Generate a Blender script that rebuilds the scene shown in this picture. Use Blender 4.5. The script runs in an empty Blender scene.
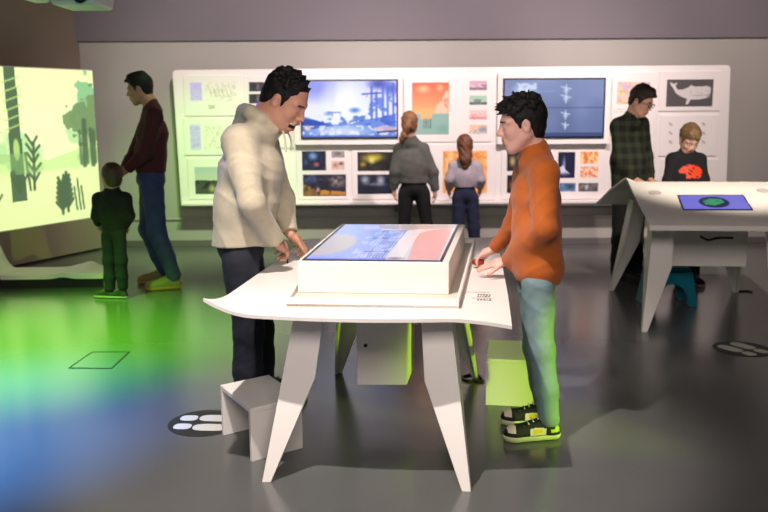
import bpy, bmesh, math, random
import numpy as np
from mathutils import Vector, Matrix
random.seed(4)
rng = np.random.default_rng(7)
C = bpy.context.scene.collection
V = lambda *a: np.array(a, dtype=float)

# ------------------------------------------------------------------ camera
F = 850.0; CAMH = 1.47; PITCH = math.radians(9.9); ROLL = math.radians(0.35)
fwd = V(0, math.cos(PITCH), -math.sin(PITCH)); up0 = V(0, math.sin(PITCH), math.cos(PITCH)); rt0 = V(1, 0, 0)
rt = rt0*math.cos(ROLL) - up0*math.sin(ROLL); upv = up0*math.cos(ROLL) + rt0*math.sin(ROLL)
CP = V(0, 0, CAMH)
def W(px, py, Y=None, z=None):
    d = fwd + rt*((px-384)/F) + upv*((256-py)/F)
    t = (Y/d[1]) if Y is not None else (z-CAMH)/d[2]
    return CP + d*t
cam_d = bpy.data.cameras.new('camera'); cam = bpy.data.objects.new('camera', cam_d); C.objects.link(cam)
m = Matrix(((rt[0], upv[0], -fwd[0], 0), (rt[1], upv[1], -fwd[1], 0), (rt[2], upv[2], -fwd[2], CAMH), (0, 0, 0, 1)))
cam.matrix_world = m
cam_d.sensor_width = 36; cam_d.lens = F/768*36; cam_d.clip_start = .05
cam_d.dof.use_dof = True; cam_d.dof.focus_distance = 3.75; cam_d.dof.aperture_fstop = 2.8
bpy.context.scene.camera = cam
vs = bpy.context.scene.view_settings
vs.view_transform = 'Standard'; vs.look = 'None'; vs.exposure = 0.0; vs.gamma = 1.0; vs.use_curve_mapping = False

# ------------------------------------------------------------------ materials
def lin(c):
    c = np.asarray(c, dtype=float)/255.0
    return np.where(c <= .04045, c/12.92, ((c+.055)/1.055)**2.4)
_m = {}
def mat(name, col, rough=.6, metal=0, spec=.5, noise=0, nscale=30, bump=0, bscale=200, emit=0, rvar=0, sheen=0, coat=0):
    if name in _m: return _m[name]
    M = bpy.data.materials.new(name); M.use_nodes = True; nt = M.node_tree; b = nt.nodes['Principled BSDF']
    c = tuple(lin(col))+(1,)
    b.inputs['Base Color'].default_value = c; b.inputs['Roughness'].default_value = rough
    b.inputs['Metallic'].default_value = metal; b.inputs['Specular IOR Level'].default_value = spec
    b.inputs['Sheen Weight'].default_value = sheen; b.inputs['Coat Weight'].default_value = coat
    tc = nt.nodes.new('ShaderNodeTexCoord')
    if noise:
        n = nt.nodes.new('ShaderNodeTexNoise'); n.inputs['Scale'].default_value = nscale; n.inputs['Detail'].default_value = 5
        nt.links.new(tc.outputs['Object'], n.inputs['Vector'])
        r = nt.nodes.new('ShaderNodeMapRange'); r.inputs[1].default_value = .3; r.inputs[2].default_value = .7
        r.inputs[3].default_value = 1-noise; r.inputs[4].default_value = 1+noise
        nt.links.new(n.outputs['Fac'], r.inputs[0])
        mx = nt.nodes.new('ShaderNodeVectorMath'); mx.operation = 'SCALE'; mx.inputs[0].default_value = c[:3]
        nt.links.new(r.outputs[0], mx.inputs['Scale']); nt.links.new(mx.outputs[0], b.inputs['Base Color'])
        if rvar:
            r2 = nt.nodes.new('ShaderNodeMapRange'); r2.inputs[1].default_value = .3; r2.inputs[2].default_value = .7
            r2.inputs[3].default_value = rough-rvar; r2.inputs[4].default_value = rough+rvar
            nt.links.new(n.outputs['Fac'], r2.inputs[0]); nt.links.new(r2.outputs[0], b.inputs['Roughness'])
    if bump:
        n = nt.nodes.new('ShaderNodeTexNoise'); n.inputs['Scale'].default_value = bscale; n.inputs['Detail'].default_value = 4
        nt.links.new(tc.outputs['Object'], n.inputs['Vector'])
        bp = nt.nodes.new('ShaderNodeBump'); bp.inputs['Strength'].default_value = bump; bp.inputs['Distance'].default_value = .004
        nt.links.new(n.outputs['Fac'], bp.inputs['Height']); nt.links.new(bp.outputs[0], b.inputs['Normal'])
    if emit:
        b.inputs['Emission Color'].default_value = c; b.inputs['Emission Strength'].default_value = emit
    _m[name] = M; return M
def pic_mat(name, emit=0, rough=.5):
    if name in _m: return _m[name]
    M = bpy.data.materials.new(name); M.use_nodes = True; nt = M.node_tree; b = nt.nodes['Principled BSDF']
    a = nt.nodes.new('ShaderNodeVertexColor'); a.layer_name = 'print'
    b.inputs['Roughness'].default_value = rough
    if emit:
        b.inputs['Base Color'].default_value = (.01, .01, .01, 1)
        nt.links.new(a.outputs[0], b.inputs['Emission Color']); b.inputs['Emission Strength'].default_value = emit
    else: nt.links.new(a.outputs[0], b.inputs['Base Color'])
    _m[name] = M; return M

# ------------------------------------------------------------------ objects
def link(o, parent=None):
    C.objects.link(o)
    if parent is not None: o.parent = parent
    return o
def tag(o, label=None, cat=None, group=None, kind=None):
    if label: o['label'] = label
    if cat: o['category'] = cat
    if group: o['group'] = group
    if kind: o['kind'] = kind
    return o
def empty(name, loc, label, cat, group=None):
    o = bpy.data.objects.new(name, None); o.empty_display_size = .1; o.location = Vector(loc); link(o)
    return tag(o, label, cat, group)
def root_of(p):
    o = V(0, 0, 0)
    while p is not None: o = o+np.array(p.location); p = p.parent
    return o
def obj(name, bm, m, parent=None, smooth=False, bevel=0, org=None, segs=2):
    """bm is in world coordinates; the object is placed relative to its parent"""
    me = bpy.data.meshes.new(name)
    base = root_of(parent)
    o0 = V(*org) if org is not None else base
    bmesh.ops.translate(bm, verts=bm.verts, vec=Vector(-o0))
    bmesh.ops.recalc_face_normals(bm, faces=bm.faces)
    bm.to_mesh(me); bm.free()
    for x in (m if isinstance(m, (list, tuple)) else [m]): me.materials.append(x)
    if smooth:
        for p in me.polygons: p.use_smooth = True
    o = bpy.data.objects.new(name, me); link(o, parent); o.location = Vector(o0-base)
    if bevel:
        b = o.modifiers.new('bevel', 'BEVEL'); b.width = bevel; b.segments = segs; b.limit_method = 'ANGLE'; b.angle_limit = .6
    return o
def box(bm, lo, hi, mi=0):
    return prism(bm, [(lo[0], lo[1]), (hi[0], lo[1]), (hi[0], hi[1]), (lo[0], hi[1])], lo[2], hi[2], mi)
def hexa(bm, bot, top, mi=0):
    a = [bm.verts.new(p) for p in bot]; b = [bm.verts.new(p) for p in top]; n = len(a); fs = []
    fs.append(bm.faces.new(a[::-1])); fs.append(bm.faces.new(b))
    for i in range(n): fs.append(bm.faces.new((a[i], a[(i+1) % n], b[(i+1) % n], b[i])))
    for f in fs: f.material_index = mi
    return fs
def prism(bm, quad, z0, z1, mi=0):
    return hexa(bm, [(p[0], p[1], z0) for p in quad], [(p[0], p[1], z1) for p in quad], mi)
def plate(bm, poly, nrm, th):
    n = V(*nrm); n = n/np.linalg.norm(n)*th
    return hexa(bm, [tuple(V(*p)) for p in poly], [tuple(V(*p)+n) for p in poly])
def disc(bm, c, r, z0, z1, n=48, rx=1, ang=0, ry=1):
    q = [(c[0]+r*rx*math.cos(t)*math.cos(ang)-r*ry*math.sin(t)*math.sin(ang), c[1]+r*rx*math.cos(t)*math.sin(ang)+r*ry*math.sin(t)*math.cos(ang)) for t in np.linspace(0, 2*math.pi, n, endpoint=False)]
    return prism(bm, q, z0, z1)
def tube(bm, pts, r, n=8):
    pts = [V(*p) for p in pts]; rings = []
    for i, p in enumerate(pts):
        d = pts[min(i+1, len(pts)-1)]-pts[max(i-1, 0)]; d /= np.linalg.norm(d)+1e-9
        a = np.cross(d, V(0, 0, 1) if abs(d[2]) < .9 else V(1, 0, 0)); a /= np.linalg.norm(a); b = np.cross(d, a)
        rr = r[i] if hasattr(r, '__len__') else r
        rings.append([bm.verts.new(p+rr*(a*math.cos(t)+b*math.sin(t))) for t in np.linspace(0, 2*math.pi, n, endpoint=False)])
    for i in range(len(rings)-1):
        for j in range(n): bm.faces.new((rings[i][j], rings[i][(j+1) % n], rings[i+1][(j+1) % n], rings[i+1][j]))
    bm.faces.new(rings[0][::-1]); bm.faces.new(rings[-1])
def spline(pts, n=8):
    pts = [V(*p) for p in pts]; P = [pts[0]]+pts+[pts[-1]]; out = []
    for i in range(1, len(P)-2):
        for t in np.linspace(0, 1, n, endpoint=False):
            a, b, c, d = P[i-1:i+3]
            out.append(.5*((2*b)+(c-a)*t+(2*a-5*b+4*c-d)*t*t+(3*b-a-3*c+d)*t**3))
    out.append(pts[-1]); return out

# ------------------------------------------------------------------ pictures painted procedurally (colour attribute on a grid)
class Canvas:
    def __init__(s, w, h, bg):
        s.w, s.h = w, h; s.a = np.zeros((h, w, 3))+np.array(bg, dtype=float)
        s.x, s.y = np.meshgrid(np.linspace(0, 1, w), np.linspace(0, 1, h))
    def vg(s, c0, c1, y0=0, y1=1):
        t = np.clip((s.y-y0)/(y1-y0), 0, 1)[..., None]; s.a = np.array(c0)*(1-t)+np.array(c1)*t; return s
    def mix(s, mk, col, al=1):
        mk = np.clip(mk, 0, 1)[..., None]*al; s.a = s.a*(1-mk)+np.array(col, dtype=float)*mk; return s
    def blob(s, x, y, rx, ry, col, al=1, hard=1):
        d = np.sqrt(((s.x-x)/rx)**2+((s.y-y)/ry)**2); return s.mix(np.clip((1.3-d)*hard, 0, 1), col, al)
    def rect(s, x0, y0, x1, y1, col, al=1):
        return s.mix(((s.x >= x0) & (s.x <= x1) & (s.y >= y0) & (s.y <= y1)).astype(float), col, al)
    def poly(s, pts, col, al=1):
        ins = np.zeros_like(s.x, bool); n = len(pts)
        for i in range(n):
            (x1, y1), (x2, y2) = pts[i], pts[(i+1) % n]
            if y1 == y2: continue
            c = ((y1 > s.y) != (y2 > s.y)) & (s.x < (x2-x1)*(s.y-y1)/(y2-y1)+x1); ins ^= c
        return s.mix(ins.astype(float), col, al)
    def line(s, x0, y0, x1, y1, wd, col, al=1):
        asp = s.w/s.h; ax, ay = (x1-x0)*asp, (y1-y0); px, py = (s.x-x0)*asp, s.y-y0
        t = np.clip((px*ax+py*ay)/(ax*ax+ay*ay+1e-9), 0, 1); d = np.hypot(px-ax*t, py-ay*t)
        return s.mix(np.clip((wd-d)/wd*2, 0, 1), col, al)
    def field(s, f, seed=0):
        r = np.random.default_rng(seed); g = r.random((int(f)+2, int(f*1.6)+2))
        yy = s.y*f; xx = s.x*f*1.6; i = yy.astype(int); j = xx.astype(int); u = yy-i; v = xx-j
        u = u*u*(3-2*u); v = v*v*(3-2*v)
        return g[i, j]*(1-u)*(1-v)+g[i+1, j]*u*(1-v)+g[i, j+1]*(1-u)*v+g[i+1, j+1]*u*v
    def noise(s, f, seed, amp):
        s.a = s.a+((s.field(f, seed)-.5)*2*amp)[..., None]; return s
    def patch(s, f, seed, th, col, al=1, y0=0, y1=1, x0=0, x1=1, soft=8):
        n = s.field(f, seed)*.65+s.field(f*2.3, seed+1)*.35
        mk = np.clip((n-th)*soft, 0, 1)*((s.y >= y0) & (s.y <= y1) & (s.x >= x0) & (s.x <= x1)); return s.mix(mk, col, al)
def picture(name, cv, tl, tr, bl, br, m, parent=None, off=None):
    """tl.. world corners; cv painted on a grid"""
    h, w = cv.h, cv.w; tl, tr, bl, br = [V(*p) for p in (tl, tr, bl, br)]
    u = np.linspace(0, 1, w+1)[None, :, None]; v = np.linspace(0, 1, h+1)[:, None, None]
    P = (tl*(1-u)+tr*u)*(1-v)+(bl*(1-u)+br*u)*v
    if off is not None: P = off(P)
    o0 = P.reshape(-1, 3).mean(0); base = root_of(parent)
    me = bpy.data.meshes.new(name); vi = np.arange((w+1)*(h+1)).reshape(h+1, w+1)
    q = np.stack([vi[1:, :-1], vi[1:, 1:], vi[:-1, 1:], vi[:-1, :-1]], -1).reshape(-1, 4)
    me.from_pydata((P.reshape(-1, 3)-o0).tolist(), [], q.tolist())
    col = lin(np.clip(cv.a, 0, 255)).reshape(-1, 3)
    at = me.color_attributes.new('print', 'FLOAT_COLOR', 'CORNER')
    cc = np.ones((len(q), 4, 4)); cc[:, :, :3] = col[:, None, :]
    at.data.foreach_set('color', cc.ravel().astype(np.float32))
    me.materials.append(m)
    o = bpy.data.objects.new(name, me); link(o, parent); o.location = Vector(o0-base); return o

# ------------------------------------------------------------------ implicit surfaces for people
class Field:
    def __init__(s, lo, hi, h):
        s.lo = V(*lo); s.h = h; s.n = np.ceil((V(*hi)-s.lo)/h).astype(int)+1
        s.D = np.full(tuple(s.n), 1.0, np.float32)
        s.ax = [(s.lo[i]+h*np.arange(s.n[i])).astype(np.float32) for i in range(3)]
    def sub(s, lo, hi):
        a = np.clip(np.floor((V(*lo)-s.lo)/s.h).astype(int), 0, s.n); b = np.clip(np.ceil((V(*hi)-s.lo)/s.h).astype(int)+1, 0, s.n)
        sl = tuple(slice(a[i], b[i]) for i in range(3))
        X = s.ax[0][sl[0]][:, None, None]; Y = s.ax[1][sl[1]][None, :, None]; Z = s.ax[2][sl[2]][None, None, :]
        return sl, X, Y, Z
    def _comb(s, sl, d, k, mode):
        if d.size == 0: return
        A = s.D[sl]
        if mode == 'u':
            if k <= 0: s.D[sl] = np.minimum(A, d); return
            h = np.clip(.5+.5*(d-A)/k, 0, 1); s.D[sl] = d*(1-h)+A*h-k*h*(1-h)
        else:
            d = -d
            if k <= 0: s.D[sl] = np.maximum(A, d); return
            h = np.clip(.5-.5*(d-A)/k, 0, 1); s.D[sl] = d*(1-h)+A*h+k*h*(1-h)
    def cap(s, a, b, ra, rb, lat=None, ratio=1., k=.02, mode='u'):
        a = V(*a); b = V(*b); R = max(ra, rb)*max(ratio, 1)+k+2*s.h
        sl, X, Y, Z = s.sub(np.minimum(a, b)-R, np.maximum(a, b)+R)
        v = [X-a[0], Y-a[1], Z-a[2]]; ab = b-a
        if lat is not None:
            lat = V(*lat)/np.linalg.norm(lat); q = (1-1/ratio); t = v[0]*lat[0]+v[1]*lat[1]+v[2]*lat[2]
            v = [v[i]-lat[i]*t*q for i in range(3)]; ab = ab-lat*ab.dot(lat)*q
        L = ab.dot(ab)+1e-9
        t = np.clip((v[0]*ab[0]+v[1]*ab[1]+v[2]*ab[2])/L, 0, 1)
        d = np.sqrt((v[0]-ab[0]*t)**2+(v[1]-ab[1]*t)**2+(v[2]-ab[2]*t)**2)-(ra+(rb-ra)*t)
        s._comb(sl, d.astype(np.float32), k, mode); return s
    def ell(s, c, r, R=None, k=.02, mode='u'):
        c = V(*c); r = V(*r); R = np.eye(3) if R is None else R; m_ = r.max()+k+2*s.h
        sl, X, Y, Z = s.sub(c-m_, c+m_); v = [X-c[0], Y-c[1], Z-c[2]]
        q = [(v[0]*R[0, i]+v[1]*R[1, i]+v[2]*R[2, i])/r[i] for i in range(3)]
        k0 = np.sqrt(q[0]**2+q[1]**2+q[2]**2)+1e-6; k1 = np.sqrt((q[0]/r[0])**2+(q[1]/r[1])**2+(q[2]/r[2])**2)+1e-6
        s._comb(sl, (k0*(k0-1)/k1).astype(np.float32), k, mode); return s
    def clip(s, c, n, rad=None, k=.0):
        """remove everything on the side n points to"""
        c = V(*c); n = V(*n)/np.linalg.norm(n)
        lo, hi = (c-rad, c+rad) if rad else (s.lo-1, s.lo+s.n*s.h+1)
        sl, X, Y, Z = s.sub(lo, hi)
        d = (X-c[0])*n[0]+(Y-c[1])*n[1]+(Z-c[2])*n[2]
        s._comb(sl, -d.astype(np.float32), k, 's'); return s
    def warp(s, fn, lo=None, hi=None):
        sl, X, Y, Z = s.sub(lo if lo is not None else s.lo-1, hi if hi is not None else s.lo+s.n*s.h+1)
        s.D[sl] += fn(X, Y, Z).astype(np.float32); return s
    def mesh(s):
        D = s.D; S = D < 0; nx, ny, nz = D.shape
        n8 = np.zeros((nx-1, ny-1, nz-1), np.int8)
        for i in (0, 1):
            for j in (0, 1):
                for k in (0, 1): n8 += S[i:nx-1+i, j:ny-1+j, k:nz-1+k]
        idx = np.argwhere((n8 > 0) & (n8 < 8)); N = len(idx)
        if N == 0: return np.zeros((0, 3)), np.zeros((0, 4), int)
        cn = [(i, j, k) for i in (0, 1) for j in (0, 1) for k in (0, 1)]
        val = {c: D[idx[:, 0]+c[0], idx[:, 1]+c[1], idx[:, 2]+c[2]].astype(float) for c in cn}
        acc = np.zeros((N, 3)); cnt = np.zeros(N)
        for a in cn:
            for ax in range(3):
                if a[ax]: continue
                b = list(a); b[ax] = 1; b = tuple(b); va, vb = val[a], val[b]; ok = (va < 0) != (vb < 0)
                t = np.where(ok, va/np.where(ok, va-vb, 1), 0)
                p = np.tile(np.array(a, float), (N, 1)); p[:, ax] = t; acc += p*ok[:, None]; cnt += ok
        P = s.lo+(idx+acc/cnt[:, None])*s.h
        M = np.full((nx-1, ny-1, nz-1), -1, np.int32); M[idx[:, 0], idx[:, 1], idx[:, 2]] = np.arange(N)
        qs = []
        for ax in range(3):
            o1, o2 = [(1, 2), (2, 0), (0, 1)][ax]
            sa = [slice(1, D.shape[i]-1) for i in range(3)]; sb = list(sa); sa[ax] = slice(0, D.shape[ax]-1); sb[ax] = slice(1, D.shape[ax])
            A = S[tuple(sa)]; B = S[tuple(sb)]; e = np.argwhere(A != B); inn = A[e[:, 0], e[:, 1], e[:, 2]]
            off = np.ones(3, int); off[ax] = 0; e = e+off
            def cell(d1, d2):
                q = e.copy(); q[:, o1] -= d1; q[:, o2] -= d2; return M[q[:, 0], q[:, 1], q[:, 2]]
            q = np.stack([cell(1, 1), cell(0, 1), cell(0, 0), cell(1, 0)], -1); q[~inn] = q[~inn][:, ::-1]; qs.append(q)
        Q = np.concatenate(qs); return P, Q[(Q >= 0).all(1)]
def fobj(name, f, mats, parent=None, origin=None, mfn=None):
    P, Q = f.mesh(); base = root_of(parent)
    o0 = base if origin is None else V(*origin)
    me = bpy.data.meshes.new(name); me.vertices.add(len(P)); me.vertices.foreach_set('co', (P-o0).ravel().astype(np.float32))
    me.loops.add(len(Q)*4); me.loops.foreach_set('vertex_index', Q.ravel().astype(np.int32))
    me.polygons.add(len(Q)); me.polygons.foreach_set('loop_start', np.arange(0, len(Q)*4, 4, dtype=np.int32)); me.polygons.foreach_set('loop_total', np.full(len(Q), 4, np.int32))
    me.update(calc_edges=True); me.polygons.foreach_set('use_smooth', np.ones(len(Q), bool))
    for x in (mats if isinstance(mats, (list, tuple)) else [mats]): me.materials.append(x)
    if mfn is not None:
        cen = P[Q].mean(1); me.polygons.foreach_set('material_index', mfn(cen).astype(np.int32))
    me.validate(); o = bpy.data.objects.new(name, me); link(o, parent); o.location = Vector(o0-base); return o
# ------------------------------------------------------------------ shared materials
WHITE = mat('white lacquer', (236, 231, 226), .45, noise=.02, nscale=6)
BOARDW = mat('white board paint', (232, 226, 224), .6, noise=.02, nscale=3)
WALL = mat('wall paint', (158, 154, 149), .85, noise=.04, nscale=1.2, bump=.15, bscale=90)
WALL_LEFT = mat('side wall paint', (128, 114, 102), .85, noise=.05, nscale=1.2, bump=.15, bscale=90)
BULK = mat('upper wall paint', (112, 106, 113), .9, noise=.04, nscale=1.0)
FLOOR = mat('poured floor', (93, 94, 94), .21, noise=.05, nscale=.9, rvar=.02, spec=.6)
CEIL = mat('ceiling paint', (60, 58, 60), .9)
BLACK = mat('black plastic', (14, 14, 15), .4)
BEZEL = mat('television bezel', (10, 12, 26), .3)
DECAL = mat('dark decal', (44, 42, 40), .5)
PRINTW = mat('footprint print', (214, 212, 200), .6)
PIC = pic_mat('printed picture', 0, .45)

# ------------------------------------------------------------------ room
YW = 9.1
def st(o): o['kind'] = 'structure'; return o
cl = W(62, 42, Y=YW)[0]-.06          # corner of left wall and back wall
bm = bmesh.new(); box(bm, (-8, -2.5, -.12), (7, YW+.4, 0)); st(obj('floor', bm, FLOOR, org=(0, 4, 0)))
bm = bmesh.new(); box(bm, (-8, -2.5, 3.6), (7, YW+.4, 3.72)); st(obj('ceiling', bm, CEIL, org=(0, 4, 3.6)))
zl = W(384, 40, Y=YW)[2]
bm = bmesh.new(); box(bm, (-6, YW, 0), (7, YW+.2, 3.6)); st(obj('wall_back', bm, WALL, org=(0, YW, 0)))
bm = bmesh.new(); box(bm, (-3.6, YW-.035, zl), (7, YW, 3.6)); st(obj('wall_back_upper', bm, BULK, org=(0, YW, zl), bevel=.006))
bm = bmesh.new(); box(bm, (-3.4, YW-.02, .29), (7, YW, .31)); st(obj('trim_1', bm, WALL, org=(0, YW, .3), bevel=.004))
bm = bmesh.new(); box(bm, (-3.4, YW-.014, 0), (7, YW, .07)); st(obj('baseboard_back', bm, mat('skirting', (96, 92, 90), .6), org=(0, YW, 0), bevel=.004))
# left wall runs from the corner towards the camera
A = V(-3.16, YW, 0); B = V(-6.05, 3.4, 0); n = V(-(B-A)[1], (B-A)[0], 0); n /= np.linalg.norm(n)
if n[0] > 0: n = -n
bm = bmesh.new(); prism(bm, [A[:2], B[:2], (B+n*.2)[:2], (A+n*.2)[:2]], 0, 3.6); st(obj('wall_left', bm, WALL_LEFT, org=tuple((A+B)/2)))
bm = bmesh.new(); box(bm, (5.2, -2.5, 0), (5.4, YW, 3.6)); st(obj('wall_right', bm, WALL, org=(5.2, 4, 0)))

# ------------------------------------------------------------------ projection screen (left)
ST = V(*W(0, 66, Y=7.95)); SB = V(*W(0, 229, Y=7.95)); tr_ = V(*W(92, 71.5, Y=8.95)); br_ = V(*W(98, 216, Y=8.95))
ext = 1.5
d = tr_-ST; d[2] = 0; L = np.linalg.norm(d); d /= L
zt, zb = (ST[2]+tr_[2])/2, (SB[2]+br_[2])/2
R0 = V(tr_[0], tr_[1], 0); L0 = R0-d*(L+ext)
nn = V(d[1], -d[0], 0)            # faces the room
cv = Canvas(230, 130, (226, 250, 150))
fx = lambda px: (ext+(px/95.)*L)/(L+ext)
cv.vg((236, 246, 176), (214, 240, 156)); cv.blob(fx(40), .45, .3, .5, (250, 252, 204), .6)
fy = lambda y: (y-68)/154.
g1, g2, g3 = (120, 150, 96), (78, 104, 70), (150, 196, 120)
cv.patch(7, 5, .45, (176, 226, 150), .8, y0=fy(128), y1=fy(156))
cv.poly([(0, fy(160)), (fx(10), fy(150)), (fx(40), fy(158)), (fx(75), fy(148)), (1, fy(146)), (1, fy(165)), (0, fy(185))], (205, 240, 150), .9)
cv.rect(0, fy(168), 1, 1, (230, 246, 168), .7)
cv.poly([(fx(2), fy(64)), (fx(13), fy(60)), (fx(14), fy(120)), (fx(16), fy(196)), (fx(1), fy(197)), (fx(3), fy(120))], g2, .95); cv.blob(fx(9), fy(146), .012, .06, (190, 225, 130), .9, 3)
for i, x in enumerate((-22, -48, -70)):
    cv.poly([(fx(x), fy(64)), (fx(x+8), fy(60)), (fx(x+9), fy(190+i*6)), (fx(x-2), fy(191+i*6))], (g2, g1, g3)[i], .9)
    for k in range(5): cv.line(fx(x+4), fy(204), fx(x-6+5*k), fy(176+abs(k-2)*6), .010, g2, .9)
for i in range(6): cv.line(fx(0), fy(82+i*9), fx(16), fy(76+i*9), .007, (190, 225, 130), .8)
for k in range(5): cv.line(fx(9), fy(188), fx(2+4*k), fy(158+abs(k-2)*6), .012, g2, .9)
cv.line(fx(24), fy(186), fx(26), fy(140), .014, g2); cv.line(fx(20), fy(186), fx(17), fy(150), .012, g2)
for i in range(5): cv.line(fx(25), fy(178-i*9), fx(30+i % 2*2), fy(170-i*9), .012, g2); cv.line(fx(25), fy(178-i*9), fx(19), fy(168-i*9), .012, g2)
cv.patch(9, 31, .5, g3, .5, y0=fy(150), y1=fy(170)); 
def rag(x, y, rx, ry, col, sd):
    d = np.sqrt(((cv.x-x)/rx)**2+((cv.y-y)/ry)**2)+(cv.field(22, sd)-.5)*.9+(cv.field(46, sd+1)-.5)*.5; cv.mix((d < 1).astype(float), col, .95)
rag(fx(85), fy(98), .05, .16, (140, 196, 138), 41); rag(fx(80), fy(122), .07, .13, (116, 148, 98), 43); rag(fx(66), fy(120), .035, .06, g1, 45); rag(fx(93), fy(118), .03, .18, g1, 47)
cv.patch(16, 9, .55, g1, .6, x0=fx(66), y0=fy(96), y1=fy(140))
cv.line(fx(80), fy(165), fx(82), fy(120), .03, g2, .9); cv.line(fx(90), fy(165), fx(89), fy(130), .03, g2, .9)
for k in (76, 84, 93): cv.line(fx(k), fy(164), fx(k), fy(130), .014, g2, .8)
for j, (cx, b) in enumerate(((58, 212), (52, 214))):
    cv.line(fx(cx), fy(b), fx(cx), fy(b-40+j*16), .016, g2)
    for i in range(6): cv.line(fx(cx), fy(b-4-i*5), fx(cx+6-i*.6), fy(b-12-i*5), .016, g2); cv.line(fx(cx), fy(b-4-i*5), fx(cx-6+i*.6), fy(b-12-i*5), .016, g2)
for cx in (68, 72, 76): cv.line(fx(cx), fy(212), fx(cx-2), fy(180+abs(cx-72)*2), .010, g2)
t = empty('projection_screen', (R0+L0)/2+V(0, 0, zb), 'large wall screen at far left glowing yellow green with a drawn jungle scene', 'screen')
bm = bmesh.new(); prism(bm, [R0[:2], L0[:2], (L0-nn*.05)[:2], (R0-nn*.05)[:2]], zb-.01, zt+.01); obj('screen_panel', bm, BOARDW, t, bevel=.004)
f_ = nn*.004
up_ = lambda p, z: V(p[0], p[1], z)+f_
picture('projected_image', cv, up_(L0, zt), up_(R0, zt), up_(L0, zb), up_(R0, zb), pic_mat('projected light', 1.15), t)
# apron wall under the screen, bowing out towards the camera
bm = bmesh.new(); pts = []
for s in np.linspace(0, 1, 14):
    p = R0*(1-s)+L0*s+nn*(.10*s*s); pts.append(p)
q = [tuple(p[:2]) for p in pts]+[tuple((p-nn*.12)[:2]) for p in pts[::-1]]
prism(bm, q, .02, zb-.012); tag(obj('screen_apron', bm, mat('apron paint', (150, 136, 118), .8), org=tuple((R0+L0)/2), bevel=.003), 'plain beige apron panel filling the wall beneath the glowing green screen', 'panel')
# low white platform with a wavy top in front of the screen
ts = empty('projection_platform', W(50, 285, z=0), 'low white platform with a wavy hump on top and shadow-dark base below the green screen', 'platform')
p0 = W(104, 287, z=0); p1 = W(-60, 289, z=0)
bm = bmesh.new(); prism(bm, [p0[:2], p1[:2], (p1+V(-.1, .28, 0))[:2], (p0+V(-.1, .28, 0))[:2]], 0, .085); obj('plinth', bm, mat('shadow-dark plinth', (26, 28, 26), .5), ts)  # dark colour stands in for the shadow below the platform
bm = bmesh.new(); nS = 60; top = []; bot = []
e0 = p0+V(.03, -.03, 0); e1 = p1+V(0, -.03, 0)
for j, dv in enumerate((0, .12, .24, .36)):
    rowT = []; rowB = []
    for i in range(nS+1):
        s = i/nS; p = e0*(1-s)+e1*s+V(-.1*dv, dv, 0); px = 104-164*s
        z = .090+.016*math.exp(-((px-(62+14*dv))/8.)**2)+.07*math.exp(-((px-(76+12*dv))/9.)**2)*dv*1.9+min(.20, .5*max(0, (3-px)/22)**2)
        rowT.append(bm.verts.new((p[0], p[1], z+.025))); rowB.append(bm.verts.new((p[0], p[1], z-.012)))
    top.append(rowT); bot.append(rowB)
for j in range(3):
    for i in range(nS):
        bm.faces.new((top[j][i], top[j][i+1], top[j+1][i+1], top[j+1][i])); bm.faces.new((bot[j][i], bot[j+1][i], bot[j+1][i+1], bot[j][i+1]))
for i in range(nS):
    bm.faces.new((top[0][i], bot[0][i], bot[0][i+1], top[0][i+1])); bm.faces.new((top[3][i], top[3][i+1], bot[3][i+1], bot[3][i]))
for j in range(3):
    bm.faces.new((top[j][0], top[j+1][0], bot[j+1][0], bot[j][0])); bm.faces.new((top[j][nS], bot[j][nS], bot[j+1][nS], top[j+1][nS]))
obj('wavy_top', bm, WHITE, ts, smooth=False)

# ------------------------------------------------------------------ projectors
def projector(px, py, Y, w, label, grp=None):
    c = W(px, py, Y=Y); t = empty('projector', c, label, 'projector', grp)
    bm = bmesh.new(); hexa(bm, [(c[0]-w*.42, c[1]-.2, c[2]), (c[0]+w*.42, c[1]-.2, c[2]), (c[0]+w*.42, c[1]+.2, c[2]), (c[0]-w*.42, c[1]+.2, c[2])],
         [(c[0]-w*.5, c[1]-.24, c[2]+.14), (c[0]+w*.5, c[1]-.24, c[2]+.14), (c[0]+w*.5, c[1]+.24, c[2]+.14), (c[0]-w*.5, c[1]+.24, c[2]+.14)])
    obj('casing', bm, mat('projector casing', (205, 205, 210), .4), t, bevel=.02, segs=3)
    bm = bmesh.new(); tube(bm, [c+V(w*.2, -.2, .07), c+V(w*.2, -.27, .05)], .05, 20); obj('lens', bm, BLACK, t)
    bm = bmesh.new()
    for i in range(6): box(bm, (c[0]-w*.38, c[1]-.246, c[2]+.03+i*.016), (c[0]+w*.02, c[1]-.226, c[2]+.037+i*.016))
    obj('vent', bm, BLACK, t)
    bm = bmesh.new(); tube(bm, [c+V(0, 0, .14), c+V(0, 0, 3.6-c[2])], .02, 12); obj('ceiling_pole', bm, BLACK, t)
projector(83, 8, 6.3, .36, 'white projector hanging at the top left, the larger of two')
projector(31, 0, 6.3, .14, 'small white ceiling device left of the larger projector at top left')

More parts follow.
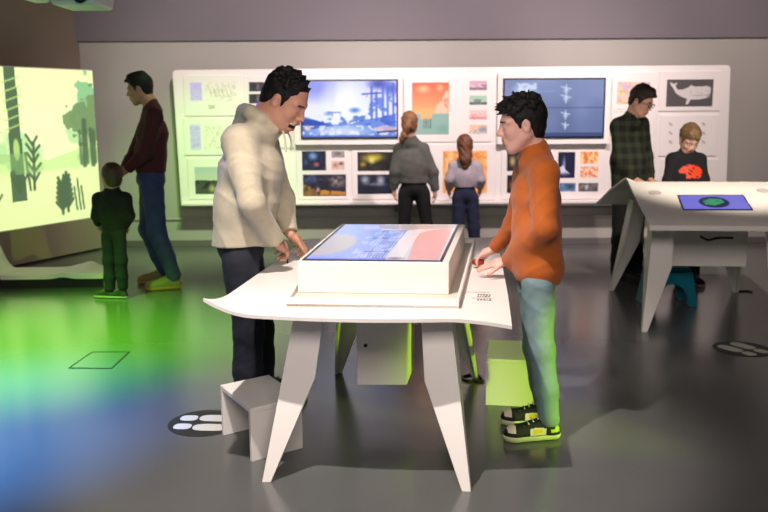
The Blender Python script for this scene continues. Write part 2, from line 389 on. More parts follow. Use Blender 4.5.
# ------------------------------------------------------------------ display board on the back wall
YB = 8.92
P = lambda px, py, dy=0: W(px, py, Y=YB-dy)
def rect_on(x0, y0, x1, y1, Y):
    xm, ym_ = (x0+x1)/2, (y0+y1)/2
    return V(W(x0, ym_, Y=Y)[0], Y, W(xm, y0, Y=Y)[2]), V(W(x1, ym_, Y=Y)[0], Y, W(xm, y1, Y=Y)[2])
bt = empty('display_board', W(450, 206, Y=YB+.05), 'long white display board leaning along the back wall carrying panels and two televisions', 'display board')
def rrect(c, r, n=6):
    """rounded outline from corner points (world, CCW)"""
    out = []; N = len(c)
    for i in range(N):
        p = V(*c[i]); a = V(*c[i-1])-p; b = V(*c[(i+1) % N])-p; a /= np.linalg.norm(a); b /= np.linalg.norm(b)
        for t in np.linspace(0, 1, n): out.append(p+a*r*(1-t)**2+b*r*t**2)
    return out
cs = [P(172, 70), P(181, 206), P(726, 205.5), P(731, 65)]
bm = bmesh.new(); hexa(bm, [tuple(p) for p in rrect(cs, .05)], [tuple(p+V(0, .07, 0)) for p in rrect(cs, .05)]); obj('board', bm, BOARDW, bt, bevel=.008)
bm = bmesh.new(); bl, br2 = P(181, 204, .09), P(726, 203.5, .09); box(bm, (bl[0], YB-.09, bl[2]-.02), (br2[0], YB-.0005, bl[2]+.01)); obj('bottom_ledge', bm, BOARDW, bt, bevel=.006)
bm = bmesh.new(); BKT = mat('bracket grey', (90, 88, 88), .6)
for px in (220, 400, 550, 690): p = P(px, 206); box(bm, (p[0]-.06, YB+.0, p[2]-.06), (p[0]+.06, YW-.021, p[2]+.05)); obj('wall_bracket', bm, BKT, bt); bm = bmesh.new()
for px in (220, 400, 550, 690): p = P(px, 100); box(bm, (p[0]-.1, YB+.06, p[2]-.1), (p[0]+.1, YW-.021, p[2]+.1)); obj('wall_bracket', bm, BKT, bt); bm = bmesh.new()
bm.free()
def panel(x0, y0, x1, y1, label, dep=.014, grp=None):
    a, b = rect_on(x0, y0, x1, y1, YB); c = (a+b)/2
    t = empty('picture_board', (c[0], YB, c[2]), label, 'picture board', grp)
    bm = bmesh.new(); box(bm, (a[0], YB-dep, b[2]), (b[0], YB-.0006, a[2])); obj('backing', bm, BOARDW, t, bevel=.004); t['d'] = dep; return t
def photo(t, x0, y0, x1, y1, cv, label=None, emit=0, nm='photo'):
    y = YB-t['d']-.0012; a, b = rect_on(x0, y0, x1, y1, y)
    o = picture(nm, cv, (a[0], y, a[2]), (b[0], y, a[2]), (a[0], y, b[2]), (b[0], y, b[2]), PIC, t)
    return tag(o, label)
def tcv(w, h, rows, bg=(236, 228, 224), ink=(120, 110, 110), seed=1, margin=.06, x1=.95):
    c = Canvas(w, h, bg); r = random.Random(seed)
    for i in range(rows):
        y = margin+(1-2*margin)*(i+.5)/rows; x = margin; hh = .28/rows
        while x < x1:
            l = r.uniform(.03, .1); c.rect(x, y-hh, min(x+l, x1), y+hh, ink, r.uniform(.35, .75)); x += l+.02
    return c
def dusk(w, h, bg, items, seed=0, amp=14, f=7):
    c = Canvas(w, h, bg).noise(f, seed, amp)
    for it in items: c.blob(*it)
    return c.noise(19, seed+5, amp*.6)
# left column
VIOLET_LIGHT = (150, 128, 240)  # violet projection light, painted into the text strips
p_ = panel(184, 75, 243, 116, 'upper left white panel with text strip in painted violet light and faint pencil sketches')
c = tcv(40, 60, 9, (214, 204, 250), VIOLET_LIGHT, 3); photo(p_, 190, 82, 202, 101, c, 'text strip in painted violet light')
c = Canvas(60, 40, (234, 226, 220)); c.patch(9, 3, .55, (206, 197, 194), .8)
for i in range(6): c.line(.1+i*.14, .3, .18+i*.14, .75, .02, (150, 140, 140), .7)
photo(p_, 206, 82, 236, 101, c, nm='sketch')
photo(p_, 208, 104, 216, 110, tcv(16, 12, 3, seed=5), nm='caption')
p_ = panel(184, 118, 243, 155, 'middle left white panel with text strip in painted violet light beside faint sketches')
photo(p_, 190, 124, 201, 150, tcv(30, 60, 12, (214, 204, 250), VIOLET_LIGHT, 8), 'text strip in painted violet light')
c = Canvas(60, 50, (234, 226, 220)); c.patch(11, 13, .52, (206, 197, 192), .8); photo(p_, 204, 126, 236, 150, c, nm='sketch')
p_ = panel(188, 158, 243, 199, 'lower left white panel with one framed landscape photo')
c = Canvas(60, 50, (178, 190, 190)).vg((170, 186, 190), (196, 200, 180), 0, .5); c.rect(0, .5, 1, 1, (70, 78, 70)); c.patch(9, 5, .5, (30, 36, 34), .9, y0=.48, y1=.8); c.blob(.45, .8, .1, .15, (196, 186, 120), .8)
photo(p_, 195, 167, 233, 194, c)
# panel with four small pictures
p_ = panel(245, 76, 293, 148, 'narrow white panel behind the man with a grid of small dark pictures')
for i, (a, b) in enumerate(((249, 82), (249, 94), (249, 106), (267, 82), (267, 94), (267, 106))):
    photo(p_, a, b, a+15, b+9.5, dusk(24, 16, (52, 44, 60), [(.6, .5, .12, .5, (130, 120, 140), .7), (.3, .4, .2, .4, (28, 24, 38), .8)], i))
# televisions
def tv(x0, y0, x1, y1, cv, label, em):
    # white housing that stands proud of the board
    a, b = rect_on(x0-6, y0-5, x1+4, y1+6, YB); D = .085
    t = empty('television_housing', ((a[0]+b[0])/2, YB, b[2]), label[0], 'television housing'); bm = bmesh.new(); box(bm, (a[0], YB-D, b[2]), (b[0], YB-.0006, a[2])); obj('housing_box', bm, BOARDW, t, bevel=.006)
    y = YB-D; a, b = rect_on(x0, y0, x1, y1, y)
    t = empty('television', ((a[0]+b[0])/2, y, b[2]), label[1], 'television')
    bm = bmesh.new(); box(bm, (a[0], y-.02, b[2]), (b[0], y-.0005, a[2])); obj('bezel', bm, BEZEL, t, bevel=.003)
    g = .016; y -= .0212
    picture('screen', cv, (a[0]+g, y, a[2]-g), (b[0]-g, y, a[2]-g), (a[0]+g, y, b[2]+g), (b[0]-g, y, b[2]+g), pic_mat('television glow', em, .3), t)
c = Canvas(150, 88, (225, 228, 255)); c.vg((206, 208, 255), (236, 240, 255), 0, .5)
c.blob(.12, .1, .3, .25, (120, 130, 235), .7); c.blob(.33, .2, .05, .25, (150, 160, 240), .6); c.blob(.45, .35, .22, .4, (250, 252, 255), .9)
c.poly([(0, .62), (.12, .68), (.3, .78), (.5, .78), (.62, .70), (.8, .66), (1, .58), (1, 1), (0, 1)], (90, 130, 225), .9)
c.poly([(0, .66), (.14, .70), (.34, .80), (.1, .86), (0, .9)], (24, 70, 170), .95)
c.patch(9, 2, .5, (30, 80, 190), .7, y0=.62, y1=.8); c.blob(.42, .9, .3, .12, (214, 226, 250), .9); c.patch(14, 6, .5, (240, 244, 255), .8, y0=.8)
c.blob(.82, .05, .12, .1, (40, 60, 180), .9); c.blob(.95, .14, .09, .12, (50, 80, 200), .8)
for x, y0_, y1_ in ((.74, .1, .68), (.79, .2, .7), (.86, .05, .7), (.91, .12, .6), (.97, .05, .7)): c.line(x, y0_, x, y1_, .03, (60, 96, 215), .75)
c.line(.64, .23, .84, .21, .018, (40, 70, 190)); c.patch(12, 21, .5, (70, 110, 225), .8, x0=.68, y0=.25, y1=.72)
c.blob(.56, .52, .06, .05, (70, 120, 225), .9); c.blob(.28, .58, .05, .04, (110, 140, 225), .8); c.line(.27, .55, .4, .56, .015, (90, 120, 220), .8); c.line(.32, .56, .32, .64, .01, (90, 120, 220), .8); c.line(.41, .56, .41, .64, .01, (90, 120, 220), .8)
c.blob(.05, .84, .05, .05, (245, 205, 205), .9); c.poly([(.74, .86), (.86, .80), (1, .84), (1, .93), (.86, .9)], (220, 180, 200), .8); c.line(.8, .92, 1, .9, .02, (30, 40, 110)); c.rect(0, .97, 1, 1, (50, 80, 190), .7)
tv(300.5, 79.5, 398, 138.5, c, ('white box housing around the left television with painted lake', 'left television showing a pale blue painted lake and jungle'), 1.0)
c = Canvas(150, 88, (104, 130, 196)); c.vg((134, 148, 192), (98, 113, 156)); c.noise(4, 3, 10)
c.blob(.2, .18, .12, .12, (200, 214, 246), .9); c.patch(16, 4, .45, (226, 236, 255), .7, x0=.08, x1=.32, y0=.05, y1=.3)
for (x, y, s) in ((.62, .18, 1), (.62, .33, 1), (.62, .63, .9), (.62, .82, .7)):
    c.blob(x, y, .03*s, .05*s, (206, 220, 250), .8); c.line(x-.05*s, y-.06*s, x+.05*s, y-.02, .014, (206, 220, 250), .8); c.line(x, y-.1*s, x, y+.08*s, .012, (206, 220, 250), .8)
c.blob(.35, .6, .03, .03, (170, 190, 235), .6); c.line(.36, .49, 1, .49, .008, (60, 78, 130)); c.rect(0, .94, 1, 1, (50, 66, 112), .8); c.line(.3, .2, .5, .2, .02, (130, 152, 214))
tv(502.5, 78, 604.5, 138, c, ('white box housing around the right television with plain blue picture', 'right television showing small white figures on dull blue'), .62)
# under the left television
p_ = panel(297, 149, 349, 199, 'lower panel below the left television with a dark blue photo and two tiny ones')
photo(p_, 302, 151, 326, 170.5, dusk(40, 32, (20, 30, 62), [(.45, .25, .2, .22, (120, 160, 220), .9), (.6, .7, .13, .13, (190, 90, 76), .95), (.15, .6, .1, .15, (60, 90, 150), .7)], 3))
photo(p_, 331.5, 151, 344.5, 157.5, dusk(24, 12, (150, 145, 144), [(.5, .4, .3, .3, (90, 86, 90), .8)], 4))
photo(p_, 331.5, 161, 344.5, 169.5, dusk(24, 16, (210, 186, 176), [(.3, .5, .2, .3, (190, 90, 76), .8), (.75, .3, .2, .2, (60, 44, 44), .8)], 6))
c = Canvas(70, 36, (36, 32, 56)).noise(6, 2, 12); c.blob(.2, .2, .25, .2, (70, 84, 140), .8); c.blob(.8, .3, .2, .3, (176, 166, 150), .8); c.poly([(0, .45), (.3, .7), (.45, 1), (0, 1)], (190, 130, 60), .7); c.poly([(.4, .72), (1, .82), (1, .95), (.4, .95)], (220, 150, 50), .85); c.blob(.35, .68, .05, .14, (230, 190, 190), .8); c.patch(9, 12, .55, (20, 14, 30), .6)
photo(p_, 303, 174.5, 346, 196, c)
p_ = panel(352, 149, 400, 199, 'lower panel with two stacked jungle and river photos left of the ponytailed woman')
photo(p_, 357.5, 152, 393, 171, dusk(50, 26, (34, 30, 24), [(.45, .3, .35, .25, (196, 186, 60), .9), (.15, .65, .1, .15, (190, 160, 50), .8), (.4, .45, .1, .2, (230, 226, 120), .8), (.85, .7, .3, .4, (22, 18, 24), .9)], 8, 20))
photo(p_, 357.5, 174.5, 395, 194, dusk(50, 26, (18, 26, 46), [(.2, .25, .13, .25, (180, 186, 200), .8), (.62, .3, .12, .3, (190, 190, 206), .8), (.5, .5, .3, .1, (130, 140, 170), .7)], 9, 14))
# centre
p_ = panel(404, 76, 492, 142, 'large central white panel with an orange and teal poster and four small prints')
c = Canvas(60, 84, (232, 120, 86)).vg((226, 96, 72), (246, 176, 120), 0, .62); c.rect(0, .6, 1, 1, (138, 176, 168)); c.vg
c.blob(.3, .12, .18, .08, (246, 190, 140), .8); c.blob(.76, .1, .1, .07, (246, 186, 130), .8); c.poly([(.6, .6), (.66, .45), (.8, .36), (.9, .18), (1, .14), (1, .6)], (230, 200, 180), .85); c.patch(9, 4, .5, (206, 130, 110), .7, x0=.66, y0=.3, y1=.6)
c.poly([(.2, .5), (.6, .5), (.5, .72), (.24, .72)], (246, 176, 110), .9)
for x in (.32, .38, .44, .5): c.line(x, .7, x, .88, .012, (70, 96, 96), .9)
c.blob(.85, .9, .2, .1, (110, 160, 150), .6)
photo(p_, 412, 82.5, 449, 134.5, c, 'orange and teal poster')
for i, (bg, s1, s2) in enumerate((((196, 150, 176), (90, 70, 90), (230, 214, 224)), ((150, 196, 170), (56, 66, 60), (190, 216, 196)), ((236, 190, 190), (206, 120, 130), (244, 220, 214)), ((236, 190, 160), (130, 150, 170), (240, 210, 190)))):
    c = Canvas(30, 16, bg).vg(bg, s2); c.rect(0, .72, 1, 1, s1, .6) if i < 3 else c.blob(.8, .5, .3, .4, s1, .9); c.patch(5, i, .5, s1, .5, y0=.4); photo(p_, 469.5, 81+i*14.6, 487, 90.2+i*14.6, c)
photo(p_, 466, 128, 468, 129, tcv(6, 4, 1), nm='caption') if False else None
p_ = panel(404, 144, 496, 200, 'white panel behind the two girls with an orange picture')
c = Canvas(60, 56, (240, 168, 92)); c.patch(7, 3, .5, (250, 206, 150), .8); c.patch(8, 9, .62, (214, 120, 60), .7); photo(p_, 443, 151, 487, 193, c, 'orange picture')
# under the right television
p_ = panel(501, 149, 547, 199, 'lower panel mostly hidden behind the boy in the orange sweater')
photo(p_, 507, 151.5, 523, 171, dusk(24, 28, (36, 30, 28), [(.35, .5, .2, .3, (200, 180, 120), .9), (.8, .3, .2, .2, (150, 120, 70), .8)], 13, 20)); photo(p_, 526, 151.5, 541, 171, dusk(24, 28, (206, 180, 140), [(.5, .5, .3, .3, (90, 60, 50), .8)], 14, 20))
photo(p_, 507, 175, 541, 193, dusk(50, 26, (32, 24, 30), [(.15, .6, .1, .3, (180, 110, 50), .8), (.5, .5, .3, .3, (70, 60, 90), .8)], 15, 16))
p_ = panel(550, 149, 604, 199, 'lower panel below the right television with an orange print beside a dark blue photo')
c = Canvas(34, 50, (14, 18, 52)).noise(5, 3, 8); c.blob(.35, .5, .1, .35, (150, 176, 230), .8); c.poly([(.1, .6), (.3, .5), (.45, .7), (.75, .85), (.4, .95), (.15, .85)], (216, 226, 250), .9); c.blob(.5, .9, .5, .1, (30, 40, 90), .8)
photo(p_, 558, 152, 575, 178, c)
c = Canvas(34, 24, (246, 206, 150)); c.patch(6, 4, .5, (226, 120, 60), .85); c.blob(.3, .5, .13, .5, (220, 100, 50), .8); photo(p_, 580.5, 151.5, 598, 163.5, c)
c = Canvas(34, 24, (246, 210, 180)); c.patch(6, 14, .5, (220, 110, 70), .8); photo(p_, 580.5, 166.5, 598, 177.5, c)
photo(p_, 559, 183, 575.5, 191.5, dusk(30, 16, (90, 130, 170), [(.7, .4, .3, .4, (40, 50, 60), .8)], 20, 30)); photo(p_, 578.5, 183, 598, 191.5, dusk(34, 16, (90, 86, 90), [(.4, .5, .1, .4, (220, 216, 216), .8)], 22, 60, 9))
# right column
p_ = panel(611, 72, 655.5, 199, 'tall white panel behind the man in the plaid shirt with a pastel picture')
c = Canvas(56, 36, (226, 200, 170)); c.patch(6, 5, .5, (190, 170, 220), .8); c.patch(7, 8, .58, (220, 170, 90), .8); c.blob(.55, .5, .1, .3, (130, 80, 150), .8); photo(p_, 617, 82, 650, 104, c)
photo(p_, 612, 108, 628, 113, tcv(24, 8, 2, ink=(160, 150, 150), seed=7), nm='caption')
p_ = panel(659, 71, 720, 111, 'upper right white panel with a pale whale on a dark ground')
c = Canvas(92, 54, (84, 80, 82)); Wh = (214, 208, 208)
c.poly([(.13, .3), (.2, .5), (.3, .62), (.45, .72), (.42, .95), (.48, .9), (.53, .74), (.72, .74), (.88, .68), (.95, .5), (.95, .3), (.88, .24), (.6, .26), (.52, .2), (.48, .27), (.36, .36), (.24, .38), (.18, .24), (.22, .1), (.14, .16), (.06, .06), (.08, .2)], Wh)
c.line(.9, .58, .6, .6, .02, (150, 145, 148), .8); c.patch(14, 3, .55, (186, 180, 182), .5, x0=.5, x1=.95, y0=.28, y1=.68); c.rect(0, 0, 1, .02, (60, 58, 60))
photo(p_, 666.5, 79.5, 713, 106.5, c)
p_ = panel(659, 115, 717, 156, 'right white panel with six small pencil drawings behind the boy in black')
for i in range(2):
    for j in range(3): c = Canvas(16, 16, (232, 224, 220)); c.line(.2, .3, .8, .7, .12, (140, 130, 130)); c.blob(.5, .5, .25, .25, (170, 160, 158), .7); photo(p_, 668+i*33, 121+j*9, 673+i*33, 127+j*9, c, nm='drawing')
p_ = panel(659, 159, 717, 199, 'bottom right blank white panel above the second table')

# ------------------------------------------------------------------ floor marks
def print_decal(px, py, r, ang, label):
    c = W(px, py, z=0); t = empty('footprint_decal', c, label, 'floor decal')
    bm = bmesh.new(); disc(bm, c, r, .0004, .0022, 64); obj('disc', bm, DECAL, t)
    a = math.radians(ang); dx, dy = V(math.cos(a), math.sin(a), 0), V(-math.sin(a), math.cos(a), 0)
    for s in (-1, 1):
        bm = bmesh.new(); so = c+dy*s*.062*r/.18+dx*.04; he = c+dy*s*.057*r/.18-dx*.092
        for cc, l, w in ((so, .082, .042), (he, .042, .035)):
            q = []
            for t_ in np.linspace(0, 2*math.pi, 28, endpoint=False):
                e = np.sign(math.cos(t_))*abs(math.cos(t_))**.62*l; g = np.sign(math.sin(t_))*abs(math.sin(t_))**.75*w; q.append((cc+dx*e+dy*g)[:2])
            prism(bm, q, .0023, .003)
        obj('footprint', bm, PRINTW, t)
print_decal(205, 423, .172, -4, 'round dark decal with pale footprints half under the left step stool')
print_decal(742, 349, .17, 120, 'round dark decal with pale footprints in front of the second table')
q = [W(92, 352, z=0), W(130, 352, z=0), W(112, 369, z=0), W(68, 368.5, z=0)]
t = empty('floor_hatch', sum(q)/4, 'square floor hatch with a thin dark frame in the green light', 'floor hatch')
cc = sum(q)/4; inn = [cc+(p-cc)*.93 for p in q]; bm = bmesh.new()
for i in range(4): prism(bm, [q[i][:2], q[(i+1) % 4][:2], inn[(i+1) % 4][:2], inn[i][:2]], .0004, .0035)
obj('frame', bm, DECAL, t); bm = bmesh.new(); prism(bm, [(cc+(p-cc)*.92)[:2] for p in q], .0004, .002); obj('cover', bm, FLOOR, t)

# ------------------------------------------------------------------ step stools
def step_stool(p, ux, uy, L, D, H, label):
    """p front corner; ux long direction (open side), uy depth"""
    th = .022; t = empty('step_stool', p+ux*L/2+uy*D/2, label, 'step stool')
    Q = lambda a, b: (p+ux*a+uy*b)[:2]
    bm = bmesh.new(); prism(bm, [Q(0, 0), Q(L, 0), Q(L, D), Q(0, D)], H-th, H); obj('seat', bm, WHITE, t, bevel=.003)
    for a in (0, L-th): bm = bmesh.new(); prism(bm, [Q(a, 0), Q(a+th, 0), Q(a+th, D), Q(a, D)], 0, H-th-.0005); obj('side_panel', bm, WHITE, t, bevel=.002)
    return t
a = W(252, 462, z=0); b = W(222, 434, z=0); c = W(303, 448, z=0)
ux = (b-a); L = np.linalg.norm(ux); ux /= L; uy = (c-a); D = np.linalg.norm(uy); uy /= D
step_stool(a, ux, uy, L, D, .235, 'white step stool standing in front of the man, left of the table leg')
a = W(485.5, 405, z=0); ux = V(math.sin(math.radians(9)), math.cos(math.radians(9)), 0); uy = V(ux[1], -ux[0], 0)
step_stool(a, ux, uy, .36, .27, .24, 'white step stool tinted green behind the legs of the boy in orange')

# ------------------------------------------------------------------ main table
def leg(name, parent, foot, top, lx, ly, wk=.135, wt=.12, wf=.035, zk=.40, side=.13, m=None, th=.016):
    """folded plate leg: outer edge foot->top, one plate along lx (inward), the other along ly (inward); widest at zk"""
    foot = V(*foot); top = V(*top); k = foot+(top-foot)*(zk/top[2])
    bm = bmesh.new()
    nA = V(*np.cross(lx, top-foot)); nA /= np.linalg.norm(nA)
    if nA.dot(ly) < 0: nA = -nA
    plate(bm, [foot, foot+lx*wf, k+lx*wk, top+lx*wt, top], nA, th)
    nB = V(*np.cross(ly, top-foot)); nB /= np.linalg.norm(nB)
    if nB.dot(lx) < 0: nB = -nB
    plate(bm, [foot, foot+ly*wf, k+ly*side, top+ly*side*1.1, top], nB, th)
    return obj(name, bm, m or WHITE, parent, bevel=.002)
TZ = .70
fl, fr, rl, rr = W(262, 482, z=0), W(471, 492, z=0), W(336, 372, z=0), W(479, 378, z=0)
ctr = (fl+fr+rl+rr)/4
tb = empty('exhibit_table', (ctr[0], ctr[1], 0), 'large white exhibit table in the foreground between the man and the boy in orange', 'table')
ex = (fr-fl)/np.linalg.norm(fr-fl); ey = (rl-fl)/np.linalg.norm(rl-fl)
LH = .672
def tp(f, sx, sy): return V(f[0], f[1], 0)+ex*sx*.10+ey*sy*.21+V(0, 0, LH)
leg('leg', tb, fl, tp(fl, 1, 1), ex, ey); leg('leg', tb, fr, tp(fr, -1, 1), -ex, ey)
leg('leg', tb, rl, tp(rl, 1, -1), ex, -ey); leg('leg', tb, rr, tp(rr, -1, -1), -ex, -ey)
# top sheet
c00, c10, c01, c11 = W(203, 298, z=.745), W(512, 323, z=.665), W(308, 237, z=TZ), W(497, 236, z=TZ)
n1, n2 = 60, 60; bm = bmesh.new(); G = []
for j in range(n2+1):
    row = []
    for i in range(n1+1):
        u, v = i/n1, j/n2; p = (c00*(1-u)+c10*u)*(1-v)+(c01*(1-u)+c11*u)*v
        dl = u+v*.9; dr = (1-u)+v*.9
        z = TZ-.010+.055*max(0, 1-dl/.17)**2-.036*max(0, 1-dr/.22)**1.6
        row.append(V(p[0], p[1]+(.075*math.sin(math.pi*min(u*1.0, 1))*-1*(1-v)**6), z))
    G.append(row)
th = .014
T = [[bm.verts.new(p) for p in r] for r in G]; Bt = [[bm.verts.new(p-V(0, 0, th)) for p in r] for r in G]
for j in range(n2):
    for i in range(n1):
        bm.faces.new((T[j][i], T[j][i+1], T[j+1][i+1], T[j+1][i])); bm.faces.new((Bt[j][i], Bt[j+1][i], Bt[j+1][i+1], Bt[j][i+1]))
for i in range(n1): bm.faces.new((T[0][i], Bt[0][i], Bt[0][i+1], T[0][i+1])); bm.faces.new((T[n2][i], T[n2][i+1], Bt[n2][i+1], Bt[n2][i]))
for j in range(n2): bm.faces.new((T[j][0], T[j+1][0], Bt[j+1][0], Bt[j][0])); bm.faces.new((T[j][n1], Bt[j][n1], Bt[j+1][n1], T[j+1][n1]))
o = obj('tabletop', bm, WHITE, tb, smooth=True); e = o.modifiers.new('edges', 'EDGE_SPLIT'); e.split_angle = .7
S = [rl+(rr-rl)*.12, rr-(rr-rl)*.12]
# riser and screen
zt0, zr = TZ-.010, .838
rF, rFL, rBR, rBL = W(449, 262.5, z=zr), W(297, 261, z=zr), W(465, 224.3, z=zr), W(341, 224, z=zr)
Rq = [rFL, rF, rBR, rBL]; rc = sum(Rq)/4
tray = [W(286, 297, z=.73), W(459, 299, z=.73), W(475.5, 237.5, z=.73), W(326, 236, z=.73)]
bm = bmesh.new(); prism(bm, [p[:2] for p in tray], zt0+.0005, zt0+.012); obj('tray_floor', bm, mat('tray liner', (206, 200, 186), .6), tb)
tc = sum(tray)/4; bm = bmesh.new()
inn = [p+(tc-p)/np.linalg.norm(tc-p)*.028 for p in tray]
for i in range(4): prism(bm, [tray[i][:2], tray[(i+1) % 4][:2], inn[(i+1) % 4][:2], inn[i][:2]], zt0+.0005, zt0+.036)
obj('tray_rim', bm, WHITE, tb, bevel=.002)
bm = bmesh.new(); hexa(bm, [((p[0]), p[1], zt0+.0125) for p in Rq], [tuple(p) for p in Rq]); obj('riser', bm, WHITE, tb, bevel=.004)
t = empty('touchscreen', (rc[0], rc[1], zr), 'large touchscreen lying flat in the white riser on the foreground table', 'touchscreen')
def inset(q, a, b, c_, d_):   # left, right, front, back insets in metres
    FL, FR, BR, BL = q; ux = (FR-FL)/np.linalg.norm(FR-FL); uyl = (BL-FL)/np.linalg.norm(BL-FL); uyr = (BR-FR)/np.linalg.norm(BR-FR)
    return [FL+ux*a+uyl*c_, FR-ux*b+uyr*c_, BR-ux*b-uyr*d_, BL+ux*a-uyl*d_]
fq = inset(Rq, .018, .028, .012, .03); up = lambda p, z: V(p[0], p[1], z)
bm = bmesh.new(); prism(bm, [p[:2] for p in fq], zr+.0003, zr+.004); obj('bezel', bm, BEZEL, t, bevel=.001)
sq = inset(fq, .014, .012, .012, .014)
c = Canvas(170, 250, (206, 200, 214))
c.vg((216, 206, 210), (200, 196, 216)); c.poly([(0, 0), (.34, 0), (.42, .5), (.45, 1), (0, 1)], (120, 146, 232), .85)
c.poly([(0, .05), (.16, .02), (.24, .5), (.2, 1), (0, 1)], (142, 166, 240), .7); c.blob(.05, .62, .17, .24, (186, 176, 170), .95, 5); c.blob(.3, .1, .12, .1, (206, 200, 226), .8)
c.poly([(.34, .2), (.60, .2), (.60, .98), (.44, .98), (.40, .5)], (96, 126, 205), .9)
for i in range(7): c.rect(.42+.024*i, .25, .43+.024*i, .95, (206, 214, 240), .6)
c.rect(.36, .44, .6, .47, (60, 90, 170), .8); c.rect(.38, .8, .6, .83, (60, 90, 170), .8); c.patch(12, 7, .5, (190, 206, 244), .6, x0=.3, x1=.6, y0=.2)
c.poly([(.60, .12), (.72, .12), (.72, 1), (.58, 1)], (226, 218, 220), .9); c.poly([(.72, .3), (.78, .22), (.9, .14), (.98, .12), (.99, 1), (.76, 1), (.72, .5)], (216, 150, 152), .9)
c.poly([(.3, 0), (1, 0), (1, .12), (.72, .16), (.6, .2), (.34, .14)], (170, 160, 158), .9); c.blob(.66, .97, .07, .03, (110, 90, 100), .9); c.rect(0, .97, .6, 1, (70, 110, 230), .8); c.rect(.36, 0, 1, .02, (214, 212, 216), .8)
picture('display', c, up(sq[3], zr+.0046), up(sq[2], zr+.0046), up(sq[0], zr+.0046), up(sq[1], zr+.0046), pic_mat('table display glow', .85, .16), t)
# printed marks on the tabletop
bm = bmesh.new(); r = random.Random(5); o_ = W(477, 298, z=TZ); ax = V(.98, -.12, 0); ay = V(.13, .99, 0); ax /= np.linalg.norm(ax)
def mark(x, y, w, h):
    p = o_+ax*x+ay*y; prism(bm, [p[:2], (p+ax*w)[:2], (p+ax*w+ay*h)[:2], (p+ay*h)[:2]], zt0+.0004, zt0+.0014)
for ln, (y0_, hh) in enumerate(((.0, .02), (.035, .008), (.06, .022), (.095, .026), (.15, .006))):
    x = -.02 if ln in (1,) else 0.0
    if ln == 4:
        obj('printed_text', bm, mat('grey ink', (96, 90, 96), .6), tb); bm = bmesh.new(); x = -.05
    while x < .05:
        w = r.uniform(.004, .011); mark(x, y0_, w, hh*r.uniform(.6, 1)); x += w+.004
obj('printed_text', bm, mat('grey ink', (96, 90, 96), .6), tb)
# cabinet hanging below
cf = W(357, 385, z=.20); cr = W(407, 385, z=.20); uy = ey*.30
cq = [cf, cr, cr+uy, cf+uy]; bm = bmesh.new(); prism(bm, [p[:2] for p in cq], .20, zt0-th-.0005); obj('cabinet', bm, WHITE, tb, bevel=.003)
k = (cf+cr)/2-(cr-cf)*.32; k[2] = .39; n_ = -ey; bm = bmesh.new(); tube(bm, [k+n_*.002, k-n_*.01+V(0, 0, 0)], .009, 16); tag(obj('lock', bm, BLACK, tb), 'small round black lock')
def cable(pts, r, label, mt=BLACK):
    bm = bmesh.new(); tube(bm, spline(pts), r, 8); return tag(obj('power_cable', bm, mt, org=tuple(pts[0]*V(1, 1, 0))), label, 'cable')
cb = [W(450, 371, z=.006), W(458, 373, z=.006), W(465, 380, z=.006), W(473, 381, z=.006), W(483, 381, z=.006), W(474, 374, z=.006), W(452, 379, z=.006), W(455, 366, z=.02)]
cable([c_ for c_ in cb], .007, 'black power cable looped on the floor by the rear right table leg')

# ------------------------------------------------------------------ second table
q1 = W(642, 332, z=0); q2 = W(609, 290, z=0); q4 = W(736, 291, z=0)
e2y = (q2-q1)/np.linalg.norm(q2-q1); e2x = V(e2y[1], -e2y[0], 0); wid = (q4-q2).dot(e2x); wid = max(wid, 1.0)
q3 = q1+e2x*wid; q4 = q2+e2x*wid
t2 = empty('exhibit_table', ((q1+q4)/2)*V(1, 1, 0), 'white exhibit table at the right edge with a curved top and a small blue screen', 'table')
# profile across the depth (s metres along e2y from front legs, z)
prof = [(-.22, .722), (-.215, .740), (-.18, .756), (-.12, .778), (0, .806), (.25, .868), (.48, .925), (.60, .940), (.72, .932), (.95, .86), (1.15, .775), (1.30, .715)]
fine = [];
for i in range(len(prof)-1):
    for tt in np.linspace(0, 1, 5, endpoint=False): fine.append((prof[i][0]*(1-tt)+prof[i+1][0]*tt, prof[i][1]*(1-tt)+prof[i+1][1]*tt))
fine.append(prof[-1])
bm = bmesh.new(); Tt, Tb = [], []; nX = 30
for s, z in fine:
    r1, r2 = [], []
    for i in range(nX+1):
        u = i/nX; xo = -.03+(wid+.10)*u
        p = q1+e2y*s+e2x*xo; zz = z
        # left edge flares out at the rear corner
        p = p-e2x*(1-u)*.10*max(0, (s-.55)/.75)**1.0+e2x*(u)*.08*max(0, (s-.6)/.7)
        zz += .03*math.exp(-((s-.60)/.10)**2)*max(0, 1-u*14)
        r1.append(bm.verts.new((p[0], p[1], zz))); r2.append(bm.verts.new((p[0], p[1], zz-.014)))
    Tt.append(r1); Tb.append(r2)
for j in range(len(fine)-1):
    for i in range(nX):
        bm.faces.new((Tt[j][i], Tt[j][i+1], Tt[j+1][i+1], Tt[j+1][i])); bm.faces.new((Tb[j][i], Tb[j+1][i], Tb[j+1][i+1], Tb[j][i+1]))
    bm.faces.new((Tt[j][0], Tt[j+1][0], Tb[j+1][0], Tb[j][0])); bm.faces.new((Tt[j][nX], Tb[j][nX], Tb[j+1][nX], Tt[j+1][nX]))
J = len(fine)-1
for i in range(nX): bm.faces.new((Tt[0][i], Tb[0][i], Tb[0][i+1], Tt[0][i+1])); bm.faces.new((Tt[J][i], Tt[J][i+1], Tb[J][i+1], Tb[J][i]))
o = obj('tabletop', bm, WHITE, t2, smooth=True); e = o.modifiers.new('edges', 'EDGE_SPLIT'); e.split_angle = .7
zp = lambda s: float(np.interp(s, [a_[0] for a_ in fine], [a_[1] for a_ in fine]))
def on2(x, s, dz=0): p = q1+e2y*s+e2x*x; return V(p[0], p[1], zp(s)+dz)
